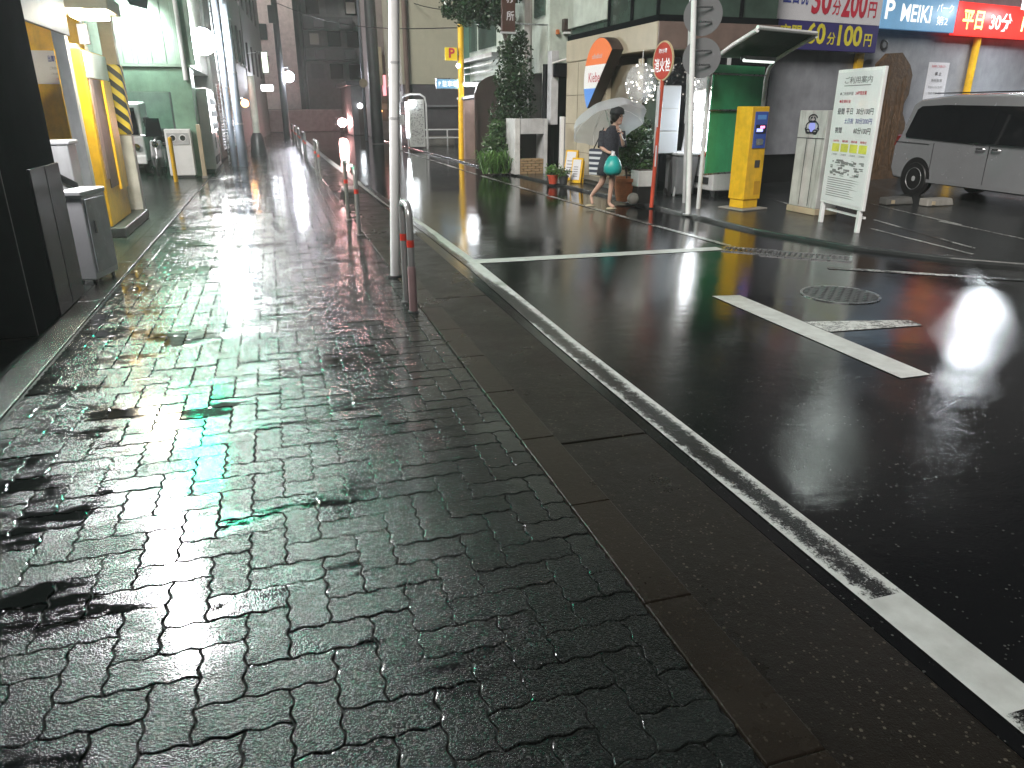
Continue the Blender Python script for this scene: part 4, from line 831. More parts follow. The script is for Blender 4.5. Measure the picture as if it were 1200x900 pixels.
q = gr(660, 217); potplant('flower_pot', 'small dark pot of low leaves below the menu boards', q.x, q.y, .03, .12, .18, 150, .16, .14, 'leaf_mid', 22, 'dark_grey')
q = gr(733, 237); potplant('potted_shrub', 'tall leafy shrub in a terracotta pot behind the walker', q.x, q.y, .03, .26, .42, 1500, .34, .95, 'leaf_mid', 23, 'terracotta', .08)
q = gr(748, 231); potplant('potted_shrub', 'dark leafy shrub in the black tub by the shop window', q.x + .1, q.y + .35, .03, .24, .36, 1500, .38, 1.15, 'leaf_dark', 24, 'rubber', .08)
q = gr(751.5, 239); t = thing('planter_box', 'white square planter box on a black stand by the red pole', 'planter', (q.x, q.y, 0)); MB().box(q.x - .17, q.x + .17, q.y - .16, q.y + .16, .32, .60).build('box', 'white_paint', t, bev=.015); MB().box(q.x - .14, q.x + .14, q.y - .13, q.y + .13, .03, .318).build('stand', 'rubber', t)
MB().box(q.x - .15, q.x + .15, q.y - .14, q.y + .14, .6, .61).build('soil', 'trunk', t)
q = gr(741, 240); t = tag(MB().ball((q.x + .0, q.y - .02, .11), .12, 12, 8, (1, .6, .9)).build('stone', 'concrete', smooth=True), 'pale rounded stone against the terracotta pot', 'stone')
# fire hydrant sign on a red pole
t = thing('hydrant_sign', 'round red fire hydrant sign on a leaning red pole', 'sign', (6.31, 12.04, 0)); MB().tube([(6.31, 12.04, 0), (6.36, 12.03, 2.1)], .035, 12).build('pole', 'red_pole', t, smooth='auto')
nx = Vector((-.93, .36, 0)).normalized(); nx = Vector((-.56, -.83, 0)); sd = Vector((-nx.y, nx.x, 0)).normalized(); nx = Vector((math.cos(R(184)), math.sin(R(184)), 0)); sd = Vector((-nx.y, nx.x, 0)); C_ = Vector((6.35, 12.03, 2.39))
MB().lathe(C_ - nx * .012, [(.31, 0), (.31, .024)], 40, nx).build('disc', M('pale_red', (.55, .44, .27), .6, spec=.15), t); MB().lathe(C_ + nx * .013, [(.285, 0), (.285, .002)], 40, nx).build('red_face', M('hyd_red', (.50, .05, .03), .6, spec=.15), t)
for i, ch in enumerate('消火栓'): text(ch, t, 'sign_white', C_ + nx * .016 - sd * .26 + sd * (.02 + i * .17) - Vector((0, 0, .17)), sd, (0, 0, 1), .15, .21, .012)
text('防火水槽', t, 'sign_white', C_ + nx * .016 - sd * .12 + Vector((0, 0, .12)), sd, (0, 0, 1), .24, .07)
MB().box(6.29, 6.31, 11.99, 12.0, 1.35, 1.95).build('pole_plate', 'sign_white', t); MB().box(6.30, 6.32, 11.995, 12.005, .7, 1.05).build('pole_plate', 'sign_white', t)
# mirror ball of fairy lights hanging in the shop window
def lantern(c, r, label, seed):
    t = thing('fairy_lantern', label, 'lantern', c, 'glittering lanterns at the shop front'); rs = random.Random(seed)
    MB().ball(c, r, 18, 12, (1, 1, 1.15)).build('net', M('net', (.7, .72, .75), .25, alpha=.34), t, smooth=True); 
    bb_ = None
    for k in range(38):
        d = Vector((rs.gauss(0, 1), rs.gauss(0, 1), rs.gauss(0, 1))).normalized(); q = Vector(c) + Vector((d.x, d.y, d.z * 1.15)) * r * 1.02
        if bb_ is None: bb_ = MB().ball((0, 0, 0), .015, 8, 5).build('bulb', 'bulb', t, local=True, smooth=True); o = bb_
        else: o = bb_.copy(); COL.objects.link(o); o.parent = t
        o.location = q - Vector(c); o.scale = (rs.uniform(.6, 1.3),) * 3
    MB().tube([(c[0], c[1], c[2] + r), (c[0], c[1], 2.73)], .006, 5).build('cord', 'white_metal', t)
a = at(757, 92, 14.0); lantern((7.2, 14.5, 2.12), .33, 'left glittering fairy-light lantern beside the hydrant sign', 1); a = at(822, 92, 13.7); lantern((a.x, 13.75, a.z), .27, 'glittering fairy-light lantern between the two pale poles', 2)
# lit three-panel sign box
t = thing('light_box', 'tall white three-panel light box standing by the shop corner', 'light box', (7.4, 13.6, 0)); a, b_ = at(776, 100, 13.3), at(793, 180, 13.3)
MB().box(a.x, b_.x, 13.3, 13.5, b_.z, a.z).build('case', 'light_grey', t, bev=.01); hh = (a.z - b_.z) / 3
for k in range(3): MB().box(a.x + .015, b_.x - .015, 13.288, 13.298, b_.z + k * hh + .015, b_.z + (k + 1) * hh - .015).build('panel', 'panel_white', t, bev=.004)
for x in (a.x + .03, b_.x - .06): MB().box(x, x + .03, 13.35, 13.45, .03, b_.z).build('leg', 'dark_grey', t)
# stepladder
t = thing('stepladder', 'pale stepladder leaning open between the light box and the bin', 'ladder', (7.7, 13.5, 0))
q = gr(789, 232); 
for dx in (0, .28): MB().tube([(q.x + dx, q.y, .03), (q.x + .3 + dx * .5, q.y + .15, 1.55)], .022, 8).build('rail', 'light_grey', t); MB().tube([(q.x + .45 + dx * .6, q.y + .35, .03), (q.x + .3 + dx * .5, q.y + .17, 1.5)], .018, 8).build('back_leg', 'light_grey', t)
for k in range(5): f = (k + 1) / 5.6; MB().box(q.x + .3 * f, q.x + .28 + .3 * f - .14 * f, q.y + .15 * f - .03, q.y + .15 * f + .04, .03 + 1.52 * f, .055 + 1.52 * f).build('tread', 'light_grey', t)
# grey trash bin
q = gr(808, 231); t = thing('trash_bin', 'grey plastic wheelie bin behind the pale pole', 'bin', (7.62, 13.42, 0)); X, Y = 7.62, 13.42
MB().extr([(X - .19, Y - .2, .06), (X + .19, Y - .2, .06), (X + .24, Y - .26, .80), (X - .24, Y - .26, .80)], (0, .46, 0)).build('tub', 'mid_grey', t, bev=.03); MB().box(X - .27, X + .27, Y - .3, Y + .24, .802, .86).build('lid', 'light_grey', t, bev=.02)
for x in (X - .2, X + .16): MB().lathe((x, Y + .2, .08), [(.08, 0), (.08, .04)], 14, (1, 0, 0)).build('wheel', 'rubber', t)
# vending machine by the shop, lit front towards the street
t = thing('vending_machine', 'white vending machine with a glaring front behind the green shelter panel', 'vending machine', (8.4, 13.4, 0)); MB().box(7.95, 8.6, 12.75, 13.75, .16, 1.98).build('cabinet', 'white_metal', t, bev=.02); MB().box(7.925, 7.948, 12.82, 13.68, .88, 1.93).build('display', E('vend_bright', (.92, .97, 1), 9, uneven=.5, us=9), t)
bottles([(7.905, 12.92 + k * .13, .95 + r * .32) for r in range(3) for k in range(6)], t)
MB().box(7.925, 7.948, 12.85, 13.65, .78, .865).build('red_stripe', 'red', t); MB().box(7.925, 7.947, 12.9, 13.4, .28, .4).build('slot', 'dark_grey', t)
for x in (8.0, 8.5):
    for y in (12.82, 13.65): MB().box(x, x + .06, y, y + .06, .03, .158).build('leg', 'steel', t)
light('AREA', 'vend_light', (7.85, 13.25, 1.4), 16, (.9, .96, 1), .8, (5, 13.25, 0), parent=t)
# pale pole with round signs seen from behind
t = thing('sign_pole', 'white pole with two round grey sign backs before the shelter', 'pole', (6.42, 10.95, 0)); MB().tube([(6.42, 10.95, 0), (6.18, 10.95, 3.9)], .042, 14).build('shaft', 'white_metal', t, smooth='auto')
for z in (2.38, 2.98): q = Vector((6.42 - .06 * z + .19, 11.02, z)); d = Vector((-.75, -1, 0)).normalized(); MB().lathe(q + d * -.05, [(.29, 0), (.29, .02)], 36, d).build('sign_disc', M('disc_grey', (.115, .115, .125), .6, var=.1), t); MB().tube([(6.42 - .06 * z, 10.99, z - .1), (6.42 - .06 * z + .3, 10.93, z - .1)], .014, 6).build('clamp', 'steel', t); MB().tube([(6.42 - .06 * z, 10.99, z + .1), (6.42 - .06 * z + .3, 10.93, z + .1)], .014, 6).build('clamp', 'steel', t)
MB().lathe((6.42, 10.95, 0), [(.09, 0), (.09, .02)], 16).build('foot', 'steel', t)
t = thing('utility_pole', 'thin grey pole standing behind the white sign pole', 'pole', (6.7, 11.9, 0)); q = Vector((6.78, 12.2, 0)); MB().tube([(7.08, 12.25, .03), (6.86, 12.25, 4.3)], .034, 12).build('shaft', 'light_grey', t, smooth='auto'); MB().box(6.70, 6.82, 12.16, 12.22, 3.55, 3.85).build('tag_plate', 'yellow_sign', t); MB().lathe((7.01, 12.25, 1.4), [(.05, 0), (.05, .3)], 12, cap=False).build('wrap', 'light_grey', t)
# payment shelter with green panel
t = thing('payment_shelter', 'bent-pipe payment shelter with a bright green back panel', 'shelter', (7.5, 11.8, 0))
A_, B_ = Vector((6.88, 11.42, 0)), Vector((8.32, 11.95, 0)); fwd = Vector((.03, -1.15, 0))
for p_, sgn in ((A_, 0), (B_, 1)):
    pp = [(p_.x, p_.y, .03), (p_.x, p_.y, 2.1), p_ + fwd * .04 + Vector((0, 0, 2.28)), p_ + fwd * .16 + Vector((0, 0, 2.42)), p_ + fwd * .5 + Vector((0, 0, 2.56)), p_ + fwd + Vector((0, 0, 2.72))]
    MB().tube(pp, .035, 12).build('bent_pipe', 'white_metal', t, smooth='auto')
d = (B_ - A_).normalized()
MB().obox(A_ + d * .1, B_ - d * .08, .03, .60, 2.32, -.015).build('green_panel', 'green_panel', t)
for z in (2.18, 1.62, .6): MB().tube([(*(A_ + d * .05 - Vector((0, .035, 0)))[:2], z), (*(B_ - d * .05 - Vector((0, .035, 0)))[:2], z)], .016, 8).build('rail', 'steel', t)
r0 = A_ + fwd * .1 + Vector((0, 0, 2.42)); r1 = A_ + fwd + Vector((0, 0, 2.755)); w_ = B_ - A_
MB().extr([r0, r0 + w_, r1 + w_, r1], (0, 0, .02)).build('roof', 'dark_green', t); MB().tube([r1, r1 + w_], .03, 8).build('roof_edge', 'white_metal', t)
q0 = A_ + d * .45 + fwd * .35 + Vector((0, 0, 2.40)); q1 = A_ + d * 1.25 + fwd * .35 + Vector((0, 0, 2.40)); MB().obox(q0, q1, .12, 2.38, 2.44, -.06).build('tube_housing', 'light_grey', t, bev=.01); MB().tube([q0 + Vector((0, -.02, -.03)), q1 + Vector((0, -.02, -.03))], .025, 8).build('tube_lamp', E('shelter_tube', (.9, 1, .92), 1.2), t)
# yellow payment machine
t = thing('payment_machine', 'tall yellow payment machine with a blue lit screen panel', 'payment machine', (7.6, 11.15, 0)); yaw = R(14)
def rp(x, y, z, c=(7.62, 11.2)): return (c[0] + x * math.cos(yaw) - y * math.sin(yaw), c[1] + x * math.sin(yaw) + y * math.cos(yaw), z)
def rbox(x0, x1, y0, y1, z0, z1, c=(7.62, 11.2)): return MB().prism([rp(x, y, 0, c)[:2] for x, y in ((x0, y0), (x1, y0), (x1, y1), (x0, y1))], z0, z1)
rbox(-.2, .2, -.17, .17, .20, 1.68).build('cabinet', 'yellow_paint', t, bev=.012); rbox(-.175, .175, -.15, .15, .06, .198).build('base', 'yellow_paint', t, bev=.008); rbox(-.3, .3, -.28, .28, .03, .06).build('plinth', 'concrete', t, bev=.01)
f = rbox(-.13, .17, -.186, -.171, 1.03, 1.6).build('screen_panel', 'blue', t, bev=.03); rbox(-.1, .14, -.192, -.1865, 1.26, 1.4).build('screen', 'ink', t); rbox(-.08, .06, -.196, -.1925, 1.29, 1.34).build('blue_display', 'screen_blue', t); rbox(.0, .1, -.196, -.1925, 1.345, 1.38).build('pink_display', 'screen_pink', t)
rbox(-.08, .12, -.19, -.1865, 1.48, 1.55).build('name_strip', 'sky_blue', t); rbox(-.06, .1, -.192, -.1865, 1.08, 1.18).build('coin_tray', 'steel', t); rbox(-.02, .1, -.178, -.171, .72, .84).build('receipt_slot', 'dark_grey', t, bev=.004); rbox(.02, .16, -.176, -.171, .28, .5).build('stain_plate', M('ochre', (.55, .30, .02), .45), t)
# white pillar box with an emblem
t = thing('pillar_box', 'dirty white pillar cabinet with a looped black and blue emblem', 'cabinet', (8.35, 10.4, 0))
MB().box(8.22, 8.62, 10.1, 10.78, .13, 1.62).build('cabinet', M('dirty_white', (.52, .53, .52), .4, streak=.75), t, bev=.012); MB().box(8.20, 8.64, 10.08, 10.8, .03, .128).build('base', 'beige', t, bev=.01)
sm = MB()
for y in (10.3, 10.52): sm.box(8.213, 8.219, y, y + .008, .16, 1.2)
sm.box(8.213, 8.219, 10.11, 10.77, 1.2, 1.21); sm.build('seams', 'dark_grey', t)
em = MB()
def loop(cy_, cz, ry, rz, a0, a1, r=.009, n=22): em.tube([(8.212, cy_ - ry * math.cos(a0 + (a1 - a0) * k / n), cz + rz * math.sin(a0 + (a1 - a0) * k / n)) for k in range(n + 1)], r, 6)
loop(10.43, 1.50, .10, .06, .2, 5.6); loop(10.43, 1.49, .055, .035, 2, 7.5); loop(10.43, 1.385, .145, .075, -.6, 3.6); loop(10.43, 1.345, .16, .06, 2.9, 6.6); loop(10.35, 1.30, .05, .03, 0, 6.3); loop(10.52, 1.31, .05, .03, 0, 6.3); em.build('emblem_loops', 'ink', t)
MB().lathe((8.213, 10.43, 1.375), [(.075, 0), (.075, .006)], 20, (-1, 0, 0)).build('emblem_disc', E('emblem_blue', (.35, .4, .95), .25, base=(.3, .35, .8)), t)  # emblem disc given a faint glow, it is no lamp
# price board on two legs
t = thing('price_board', 'tall white parking price board on two legs at the lot edge', 'sign board', (7.7, 8.9, 0)); a, b_ = Vector((7.83, 9.5, 0)), Vector((7.60, 8.36, 0)); d = (b_ - a).normalized(); n = Vector((d.y, -d.x, 0)); n = n if n.x < 0 else -n; W_ = (b_ - a).length
MB().obox(a, b_, .05, .33, 2.16, -.025).build('frame', 'white_metal', t, bev=.008)
def pb(u, z, o=.0): return a + d * (u * W_) + n * (.027 + o) + Vector((0, 0, z))
MB().extr([pb(.03, .37), pb(.97, .37), pb(.97, 2.12), pb(.03, 2.12)], n * .003).build('sheet', M('board_sheet', (.80, .81, .84), .12, var=.05), t)
for u in (.02, .9): MB().obox(a + d * (u * W_), a + d * (u * W_ + .07), .05, .03, .328, -.025).build('leg', 'white_metal', t, bev=.006)
MB().obox(a + d * .05, b_ - d * .05, .03, .22, .25, .05).build('brace', 'white_metal', t)
def line(s, u, z, w, h, mm, bold=.01): return text(s, t, mm, pb(u, z, .004), d, (0, 0, 1), w * W_, h, bold, depth=.002)
line('ご利用案内', .2, 1.97, .6, .09, 'ink_grey'); MB().extr([pb(.2, 1.94, .004), pb(.78, 1.94, .004), pb(.78, 1.95, .004), pb(.2, 1.95, .004)], n * .002).build('underline', 'ink_grey', t)
line('●ご利用時間 ', .13, 1.82, .3, .045, 'ink_grey'); line('24時間営業', .48, 1.82, .24, .05, 'ink_red'); line('●駐車料金', .14, 1.72, .26, .045, 'ink_red')
line('昼間', .13, 1.57, .16, .08, 'ink'); line('平日', .33, 1.57, .15, .08, 'ink'); line('30分100円', .56, 1.57, .36, .085, 'ink'); line('土日祝', .32, 1.45, .2, .07, 'ink_blue'); line('30分200円', .57, 1.45, .35, .075, 'ink_blue'); line('夜間', .13, 1.32, .16, .08, 'ink'); line('60分100円', .56, 1.32, .36, .085, 'ink')
for k in range(4):
    u = .12 + k * .205; MB().extr([pb(u, 1.07, .004), pb(u + .17, 1.07, .004), pb(u + .17, 1.18, .004), pb(u, 1.18, .004)], n * .002).build('yellow_panel', 'print_yellow', t); line(('1000円札', '硬貨', '領収書', '精算機')[k], u + .01, 1.2, .14, .03, 'ink_red'); line('ご利用可', u + .01, 1.02, .14, .025, 'ink_grey')
mp = MB(); rs = random.Random(5)
for k in range(60):
    u = rs.uniform(.14, .84); z = rs.uniform(.74, .96) - .05 * abs(u - .5); L = rs.uniform(.03, .12); h = rs.uniform(.006, .03); mp.extr([pb(u, z, .0045 + k * .00003), pb(min(.9, u + L), z, .0045 + k * .00003), pb(min(.9, u + L), z + h, .0045 + k * .00003), pb(u, z + h, .0045 + k * .00003)], n * .001)
mp.build('map_print', 'ink_grey', t)
fn_ = MB()
for k in range(9):
    z = .70 - k * .031; fn_.extr([pb(.12, z, .004), pb(.12 + rs.uniform(.55, .76), z, .004), pb(.12 + .55, z + .010, .004), pb(.12, z + .010, .004)], n * .001)
fn_.build('small_print', 'ink_grey', t)
# ================================================================== LOT WALL
def W(x, o=0.0): return Vector((x, 14.45 + .17 * (x - 7.3) - o, 0))
t = thing('lot_wall', 'grey painted wall with a dark base behind the parked van', 'wall', (12, 15.2, 0)); MB().obox(W(9.96), W(26), .3, .66, 3.3).build('panel', 'lot_wall', t); MB().obox(W(9.9, -.1), W(26, -.1), .2, .03, .658).build('base', 'rubber', t)
MB().obox(W(9.9, -.05), W(26, -.05), .25, 3.31, 12).build('upper_wall', 'mid_grey', t)
MB().obox(W(13.75, .06), W(14.05, .06), .05, 7.3, 7.6).build('lit_window', 'window_glow', t)
# sign boards on the wall
def board(name, label, x0, x1, z0, z1, off, mat, slope=0):
    t = thing(name, label, 'sign', tuple(W(x0, off) + Vector((0, 0, z0)))); MB().obox(W(x0, off), W(x1, off), .12, z0, z1).build('board', mat, t, bev=.006); return t
def wt(s, t, x, z, w, h, mm, off, bold=.02): return text(s, t, mm, W(x, off + .002) + Vector((0, 0, z)), (1, .17, 0), (0, 0, 1), w, h, bold)
O = .3
t = board('tariff_sign', 'white and purple parking tariff board with large prices', 10.15, 13.4, 3.4, 4.45, O, 'sign_white'); MB().obox(W(10.15, O), W(13.4, O), .12, 2.84, 3.398).build('lower_board', 'purple', t, bev=.006)
wt('土日祝', t, 10.42, 3.70, .72, .36, 'ink_blue', O); wt('30', t, 11.24, 3.54, .58, .60, 'ink_red', O, .03); wt('分', t, 11.86, 3.55, .26, .30, 'ink_red', O); wt('200', t, 12.14, 3.52, .78, .62, 'ink_red', O, .03); wt('円', t, 12.97, 3.55, .26, .32, 'ink_red', O)
wt('夜間', t, 10.42, 3.0, .62, .32, 'ink_yellow', O); wt('60', t, 11.2, 2.96, .56, .42, 'ink_yellow', O, .03); wt('分', t, 11.82, 2.96, .26, .25, 'ink_yellow', O); wt('100', t, 12.14, 2.95, .76, .42, 'ink_yellow', O, .03); wt('円', t, 12.97, 2.96, .25, .26, 'ink_yellow', O)
MB().obox(W(10.03, O + .01), W(10.13, O + .01), .14, 2.6, 4.5).build('edge_frame', 'beige', t); MB().obox(W(13.05, .12), W(13.25, .12), .1, 2.45, 2.838).build('bracket', 'yellow_paint', t)
t = board('blue_park_sign', 'blue lit sign board with white lettering above the wall', 13.42, 16.0, 3.36, 4.1, O, 'sign_cyan'); wt('P', t, 13.52, 3.55, .3, .40, 'letter_cream', O); wt('MEIKI', t, 14.05, 3.53, 1.05, .36, 'letter_cream', O, .02); wt('パーク', t, 15.25, 3.78, .6, .18, 'letter_cream', O, .005); wt('第2', t, 15.3, 3.5, .42, .2, 'letter_cream', O, .005)
t = board('red_tariff_sign', 'red lit tariff board with yellow characters at the right edge', 16.02, 20.5, 3.32, 4.05, O, 'sign_red'); wt('平日', t, 16.25, 3.46, .8, .42, 'letter_yellow', O, .02); wt('30分', t, 17.3, 3.46, .9, .42, 'letter_cream', O, .03); wt('100円', t, 18.6, 3.46, 1.1, .42, 'letter_yellow', O, .03)
t = thing('wall_lamp', 'bright fluorescent strip lamp over the red board', 'lamp', tuple(W(17.5, .8) + Vector((0, 0, 4.1)))); MB().obox(W(17.2, 1.34), W(19.2, 1.34), .1, 4.06, 4.16).build('housing', 'white_metal', t, bev=.02); MB().tube([W(17.25, 1.3) + Vector((0, 0, 4.02)), W(19.15, 1.3) + Vector((0, 0, 4.02))], .05, 10).build('tube', E('strip_white', (.88, .95, 1), 170), t)
MB().obox(W(17.15, 1.2), W(19.25, 1.2), .012, 3.84, 4.12).build('light_shield', 'white_metal', t)  # added shield, keeps the tube's direct light off the red board
MB().tube([W(17.6, -.05) + Vector((0, 0, 4.25)), W(17.6, 1.3) + Vector((0, 0, 4.14))], .02, 6).build('arm', 'steel', t)
light('AREA', 'strip_light', tuple(W(18.0, 1.3) + Vector((0, 0, 3.94))), 80, (.85, .95, 1), 1.8, tuple(W(17.6, .3)), parent=t, size_y=.15)
# rough bark slab against the wall
t = thing('bark_slab', 'rough brown bark slab leaning on the wall behind the price board', 'wooden slab', tuple(W(14.2, .2))); rs = random.Random(8); L_, R_ = [], []
for k in range(13): z = .03 + k * .215; L_.append((-.62 + .1 * math.sin(k * .9) - .02 * k * 0 + rs.uniform(-.04, .04) + .02 * k, z)); R_.append((.45 + .08 * math.sin(k * 1.3 + 1) + rs.uniform(-.04, .04) + .015 * k, z))
ou = L_ + [(-.2, 2.85), (.25, 2.88)] + R_[::-1]; bs = W(14.1, .12); u_ = Vector((1, .17, 0)).normalized(); nn = Vector((.17, -1, 0)).normalized()
MB().extr([bs + u_ * x + nn * (.25 - .08 * z) + Vector((0, 0, z)) for x, z in ou], nn * .12).build('slab', 'wood_bark', t)
gv = MB()
for k in range(16):
    x = rs.uniform(-.52, .38); z0 = rs.uniform(.03, 1.2); z1 = rs.uniform(z0 + .7, 2.75); n_ = 7
    gv.tube([bs + u_ * (x + rs.uniform(-.035, .035) + .02 * j) + nn * (.365 - .08 * (z0 + (z1 - z0) * j / 6)) + Vector((0, 0, z0 + (z1 - z0) * j / 6)) for j in range(n_)], [.008] + [rs.uniform(.014, .04) for _ in range(n_ - 2)] + [.006], 6)
gv.build('bark_ridges', 'wood_bark', t)
t = thing('yellow_post', 'thin yellow post on the wall above the van roof', 'post', tuple(W(17.15, .1))); MB().tube([W(17.15, .12) + Vector((0, 0, .03)), W(17.2, .12) + Vector((0, 0, 3.3))], .09, 12).build('shaft', 'yellow_paint', t, smooth='auto'); MB().lathe(W(17.15, .12), [(.16, .03), (.16, .05)], 14).build('foot', 'steel', t)
t = thing('wall_poster', 'white printed notice on the wall left of the yellow post', 'poster', tuple(W(16, .01) + Vector((0, 0, 2.3)))); MB().obox(W(15.68, .01), W(16.45, .01), .008, 1.85, 2.72).build('sheet', 'sign_white', t)
wt('駐車場をご利用の方へ', t, 15.78, 2.6, .55, .06, 'ink_red', .012, 0); wt('禁 止', t, 15.95, 2.42, .25, .08, 'ink', .012, .01); wt('無断駐車', t, 15.85, 2.27, .42, .07, 'ink_grey', .012, 0); wt('罰金をいただきます', t, 15.78, 2.12, .56, .06, 'ink_grey', .012, 0); wt('管理者', t, 15.82, 1.98, .5, .06, 'ink_grey', .012, 0)
t = thing('meter_ring', 'small round grey socket on the wall above the bark slab', 'socket', tuple(W(14, .02) + Vector((0, 0, 3.05)))); MB().lathe(W(13.95, .01) + Vector((0, 0, 3.05)), [(.12, 0), (.12, .03), (.09, .035), (.085, .01)], 20, (.17, -1, 0)).build('ring', 'dark_grey', t, smooth='auto'); MB().lathe(W(13.95, .015) + Vector((0, 0, 3.05)), [(.07, 0), (.07, .02)], 16, (.17, -1, 0)).build('plug', 'mid_grey', t)
# wheel stops
for x, y, lab in ((11.15, 10.55, 'pale concrete wheel stop beside the van rear wheel'), (10.6, 10.9, 'darker low concrete wheel stop left of the pale one')):
    t = thing('wheel_stop', lab, 'wheel stop', (x, y, 0), 'concrete wheel stops in the lot'); MB().extr([(x - .3, y - .1, .034), (x + .3, y - .1, .034), (x + .27, y - .07, .16), (x - .27, y - .07, .16)], (0, .2, 0)).build('block', 'concrete' if x > 11 else 'steps', t, bev=.02); MB().box(x - .2, x - .14, y - .115, y - .09, .06, .12).build('reflector', 'beige', t)

# ================================================================== VAN
t = thing('minivan', 'silver minivan with dark windows parked in the lot', 'van', (12.5, 12.8, 0)); va = R(185); vd = Vector((math.sin(va), math.cos(va), 0)); vr = Vector((-vd.y, vd.x, 0))  # vd forward, vr towards the far side
if vr.x < 0: vr = -vr
V0 = Vector((12.18, 12.88, .03))
def vp(l, s, z): return V0 + vd * l + vr * s + Vector((0, 0, z))
prof = [(.10, .28), (.0, .45), (.02, .95), (.14, 1.12), (.26, 1.70), (.42, 1.80), (1.2, 1.87), (2.6, 1.87), (3.5, 1.80), (4.3, 1.18), (4.95, 1.0), (5.12, .7), (5.12, .32), (4.8, .22), (.5, .24)]
def van_body():
    m = MB(); secs = [(0.0, .93), (.05, .975), (.13, 1.0), (.85, 1.0), (1.6, 1.0), (1.67, .975), (1.72, .93)]
    cl, cz = 2.4, .95; n = len(prof); vs = []
    for s, k in secs:
        for l, z in prof:
            tum = max(0, z - 1.05) * .16; ss = s + (tum if s < .86 else -tum)
            vs.append(vp(cl + (l - cl) * (.985 if k < .95 else 1) , ss, cz + (z - cz) * (k if z < 1.3 else .5 + .5 * k)))
    fs = [(i * n + j, i * n + (j + 1) % n, (i + 1) * n + (j + 1) % n, (i + 1) * n + j) for i in range(len(secs) - 1) for j in range(n)]
    fs += [tuple(range(n)), tuple(range((len(secs) - 1) * n, len(secs) * n))[::-1]]
    return m.add(vs, fs)
body = van_body().build('body', 'van_silver', t, smooth=True); bm = bmesh.new(); bm.from_mesh(body.data); bmesh.ops.recalc_face_normals(bm, faces=bm.faces); bm.to_mesh(body.data); bm.free()
md = body.modifiers.new('bevel', 'BEVEL'); md.width = .05; md.segments = 3; md.limit_method = 'ANGLE'; md.angle_limit = R(25); md = body.modifiers.new('wn', 'WEIGHTED_NORMAL')
def side(poly, s0, thick, inset=0): return [vp(l, s0 + max(0, z - 1.05) * .16 - thick, z) for l, z in poly]
win = side([(.32, 1.14), (.36, 1.08), (1.2, 1.06), (2.38, 1.03), (2.42, 1.06), (2.42, 1.66), (1.2, 1.68), (.55, 1.66), (.45, 1.60)], 0, .022); MB().extr(win, vr * .03).build('window', 'glass_dark', t, label='long dark rear side window')
win = side([(2.425, 1.03), (4.05, 1.02), (4.0, 1.12), (3.45, 1.64), (2.425, 1.66)], 0, .020); MB().extr(win, vr * .03).build('window', 'glass_dark', t)
for l in (.78, 3.80):
    MB().extr([vp(l + .39 * math.cos(a), -.008, .33 + .39 * math.sin(a)) for a in [math.pi * 2 * k / 30 for k in range(30)]], vr * .03).build('wheel_arch', 'rubber', t)
    c_ = vp(l, .17, .315); w = MB().lathe(c_, [(.2, 0), (.30, .0), (.318, .03), (.318, .17), (.30, .195), (.215, .2)], 30, -vr).build('wheel', 'rubber', t, smooth='auto')
    rm = MB().lathe(c_ - vr * .192, [(.212, 0), (.205, .012), (.19, -.012)], 30, -vr, cap=False); rm.lathe(c_ - vr * .17, [(.2, 0), (.2, .004)], 28, -vr)
    for k in range(7):
        a = k * 2 * math.pi / 7; u = vd * math.cos(a) + Vector((0, 0, 1)) * math.sin(a); q = u.cross(vr); b0 = c_ - vr * .18
        rm.extr([b0 + u * .04 + q * .022, b0 + u * .04 - q * .022, b0 + u * .195 - q * .035, b0 + u * .195 + q * .035], -vr * .014)
    rm.lathe(c_ - vr * .18, [(.055, 0), (.05, .022), (0, .026)], 18, -vr); rm.build('hubcap', 'hub', w, smooth='auto')
    for s_ in (1.55,): MB().lathe(vp(l, s_, .315), [(.2, 0), (.315, 0), (.315, .17), (.2, .17)], 24, -vr).build('wheel', 'rubber', t, smooth='auto')
for l in (2.28, 2.62): h_ = MB().tube([vp(l - .09, -.012, .94), vp(l - .07, -.04, .945), vp(l + .07, -.04, .945), vp(l + .09, -.012, .94)], .015, 8).build('door_handle', 'chrome', t, smooth='auto')
g_ = MB(); g_.extr(side([(.06, .985), (1.0, .965), (1.0, .975), (.06, .995)], 0, .008), vr * .01); g_.build('slide_rail', 'rubber', t)
for l in (2.44, 1.12): MB().extr([vp(l, -.004, .34), vp(l + .010, -.004, .34), vp(l + .010, -.004, 1.0), vp(l, -.004, 1.0)], vr * .01).build('door_seam', 'rubber', t)
MB().extr([vp(-.015, .04, .92), vp(.05, -.02, .92), vp(.12, -.02, 1.1), vp(.06, .05, 1.12)], vr * .12).build('tail_light', M('tail_red', (.25, .02, .02), .15), t)
MB().extr([vp(.5, .35, 1.885), vp(2.8, .35, 1.885), vp(2.8, .42, 1.885), vp(.5, .42, 1.885)], (0, 0, .02)).build('roof_rail', 'chrome', t)
MB().extr([vp(4.26, .22, 1.225), vp(4.26, 1.50, 1.225), vp(3.58, 1.36, 1.755), vp(3.58, .36, 1.755)], vd * .035 + Vector((0, 0, .02))).build('windscreen', 'glass_dark', t)
for s_ in (.16, 1.34): MB().extr([vp(5.06, s_, .78), vp(5.06, s_ + .24, .78), vp(4.99, s_ + .22, .96), vp(4.99, s_ + .04, .96)], vd * .06).build('headlight', 'chrome', t, bev=.015)
MB().extr([vp(5.115, .45, .45), vp(5.115, 1.29, .45), vp(5.10, 1.29, .66), vp(5.10, .45, .66)], vd * .03).build('grille', 'rubber', t); MB().extr([vp(5.15, .7, .5), vp(5.15, 1.04, .5), vp(5.145, 1.04, .62), vp(5.145, .7, .62)], vd * .012).build('licence_plate', 'sign_white', t)
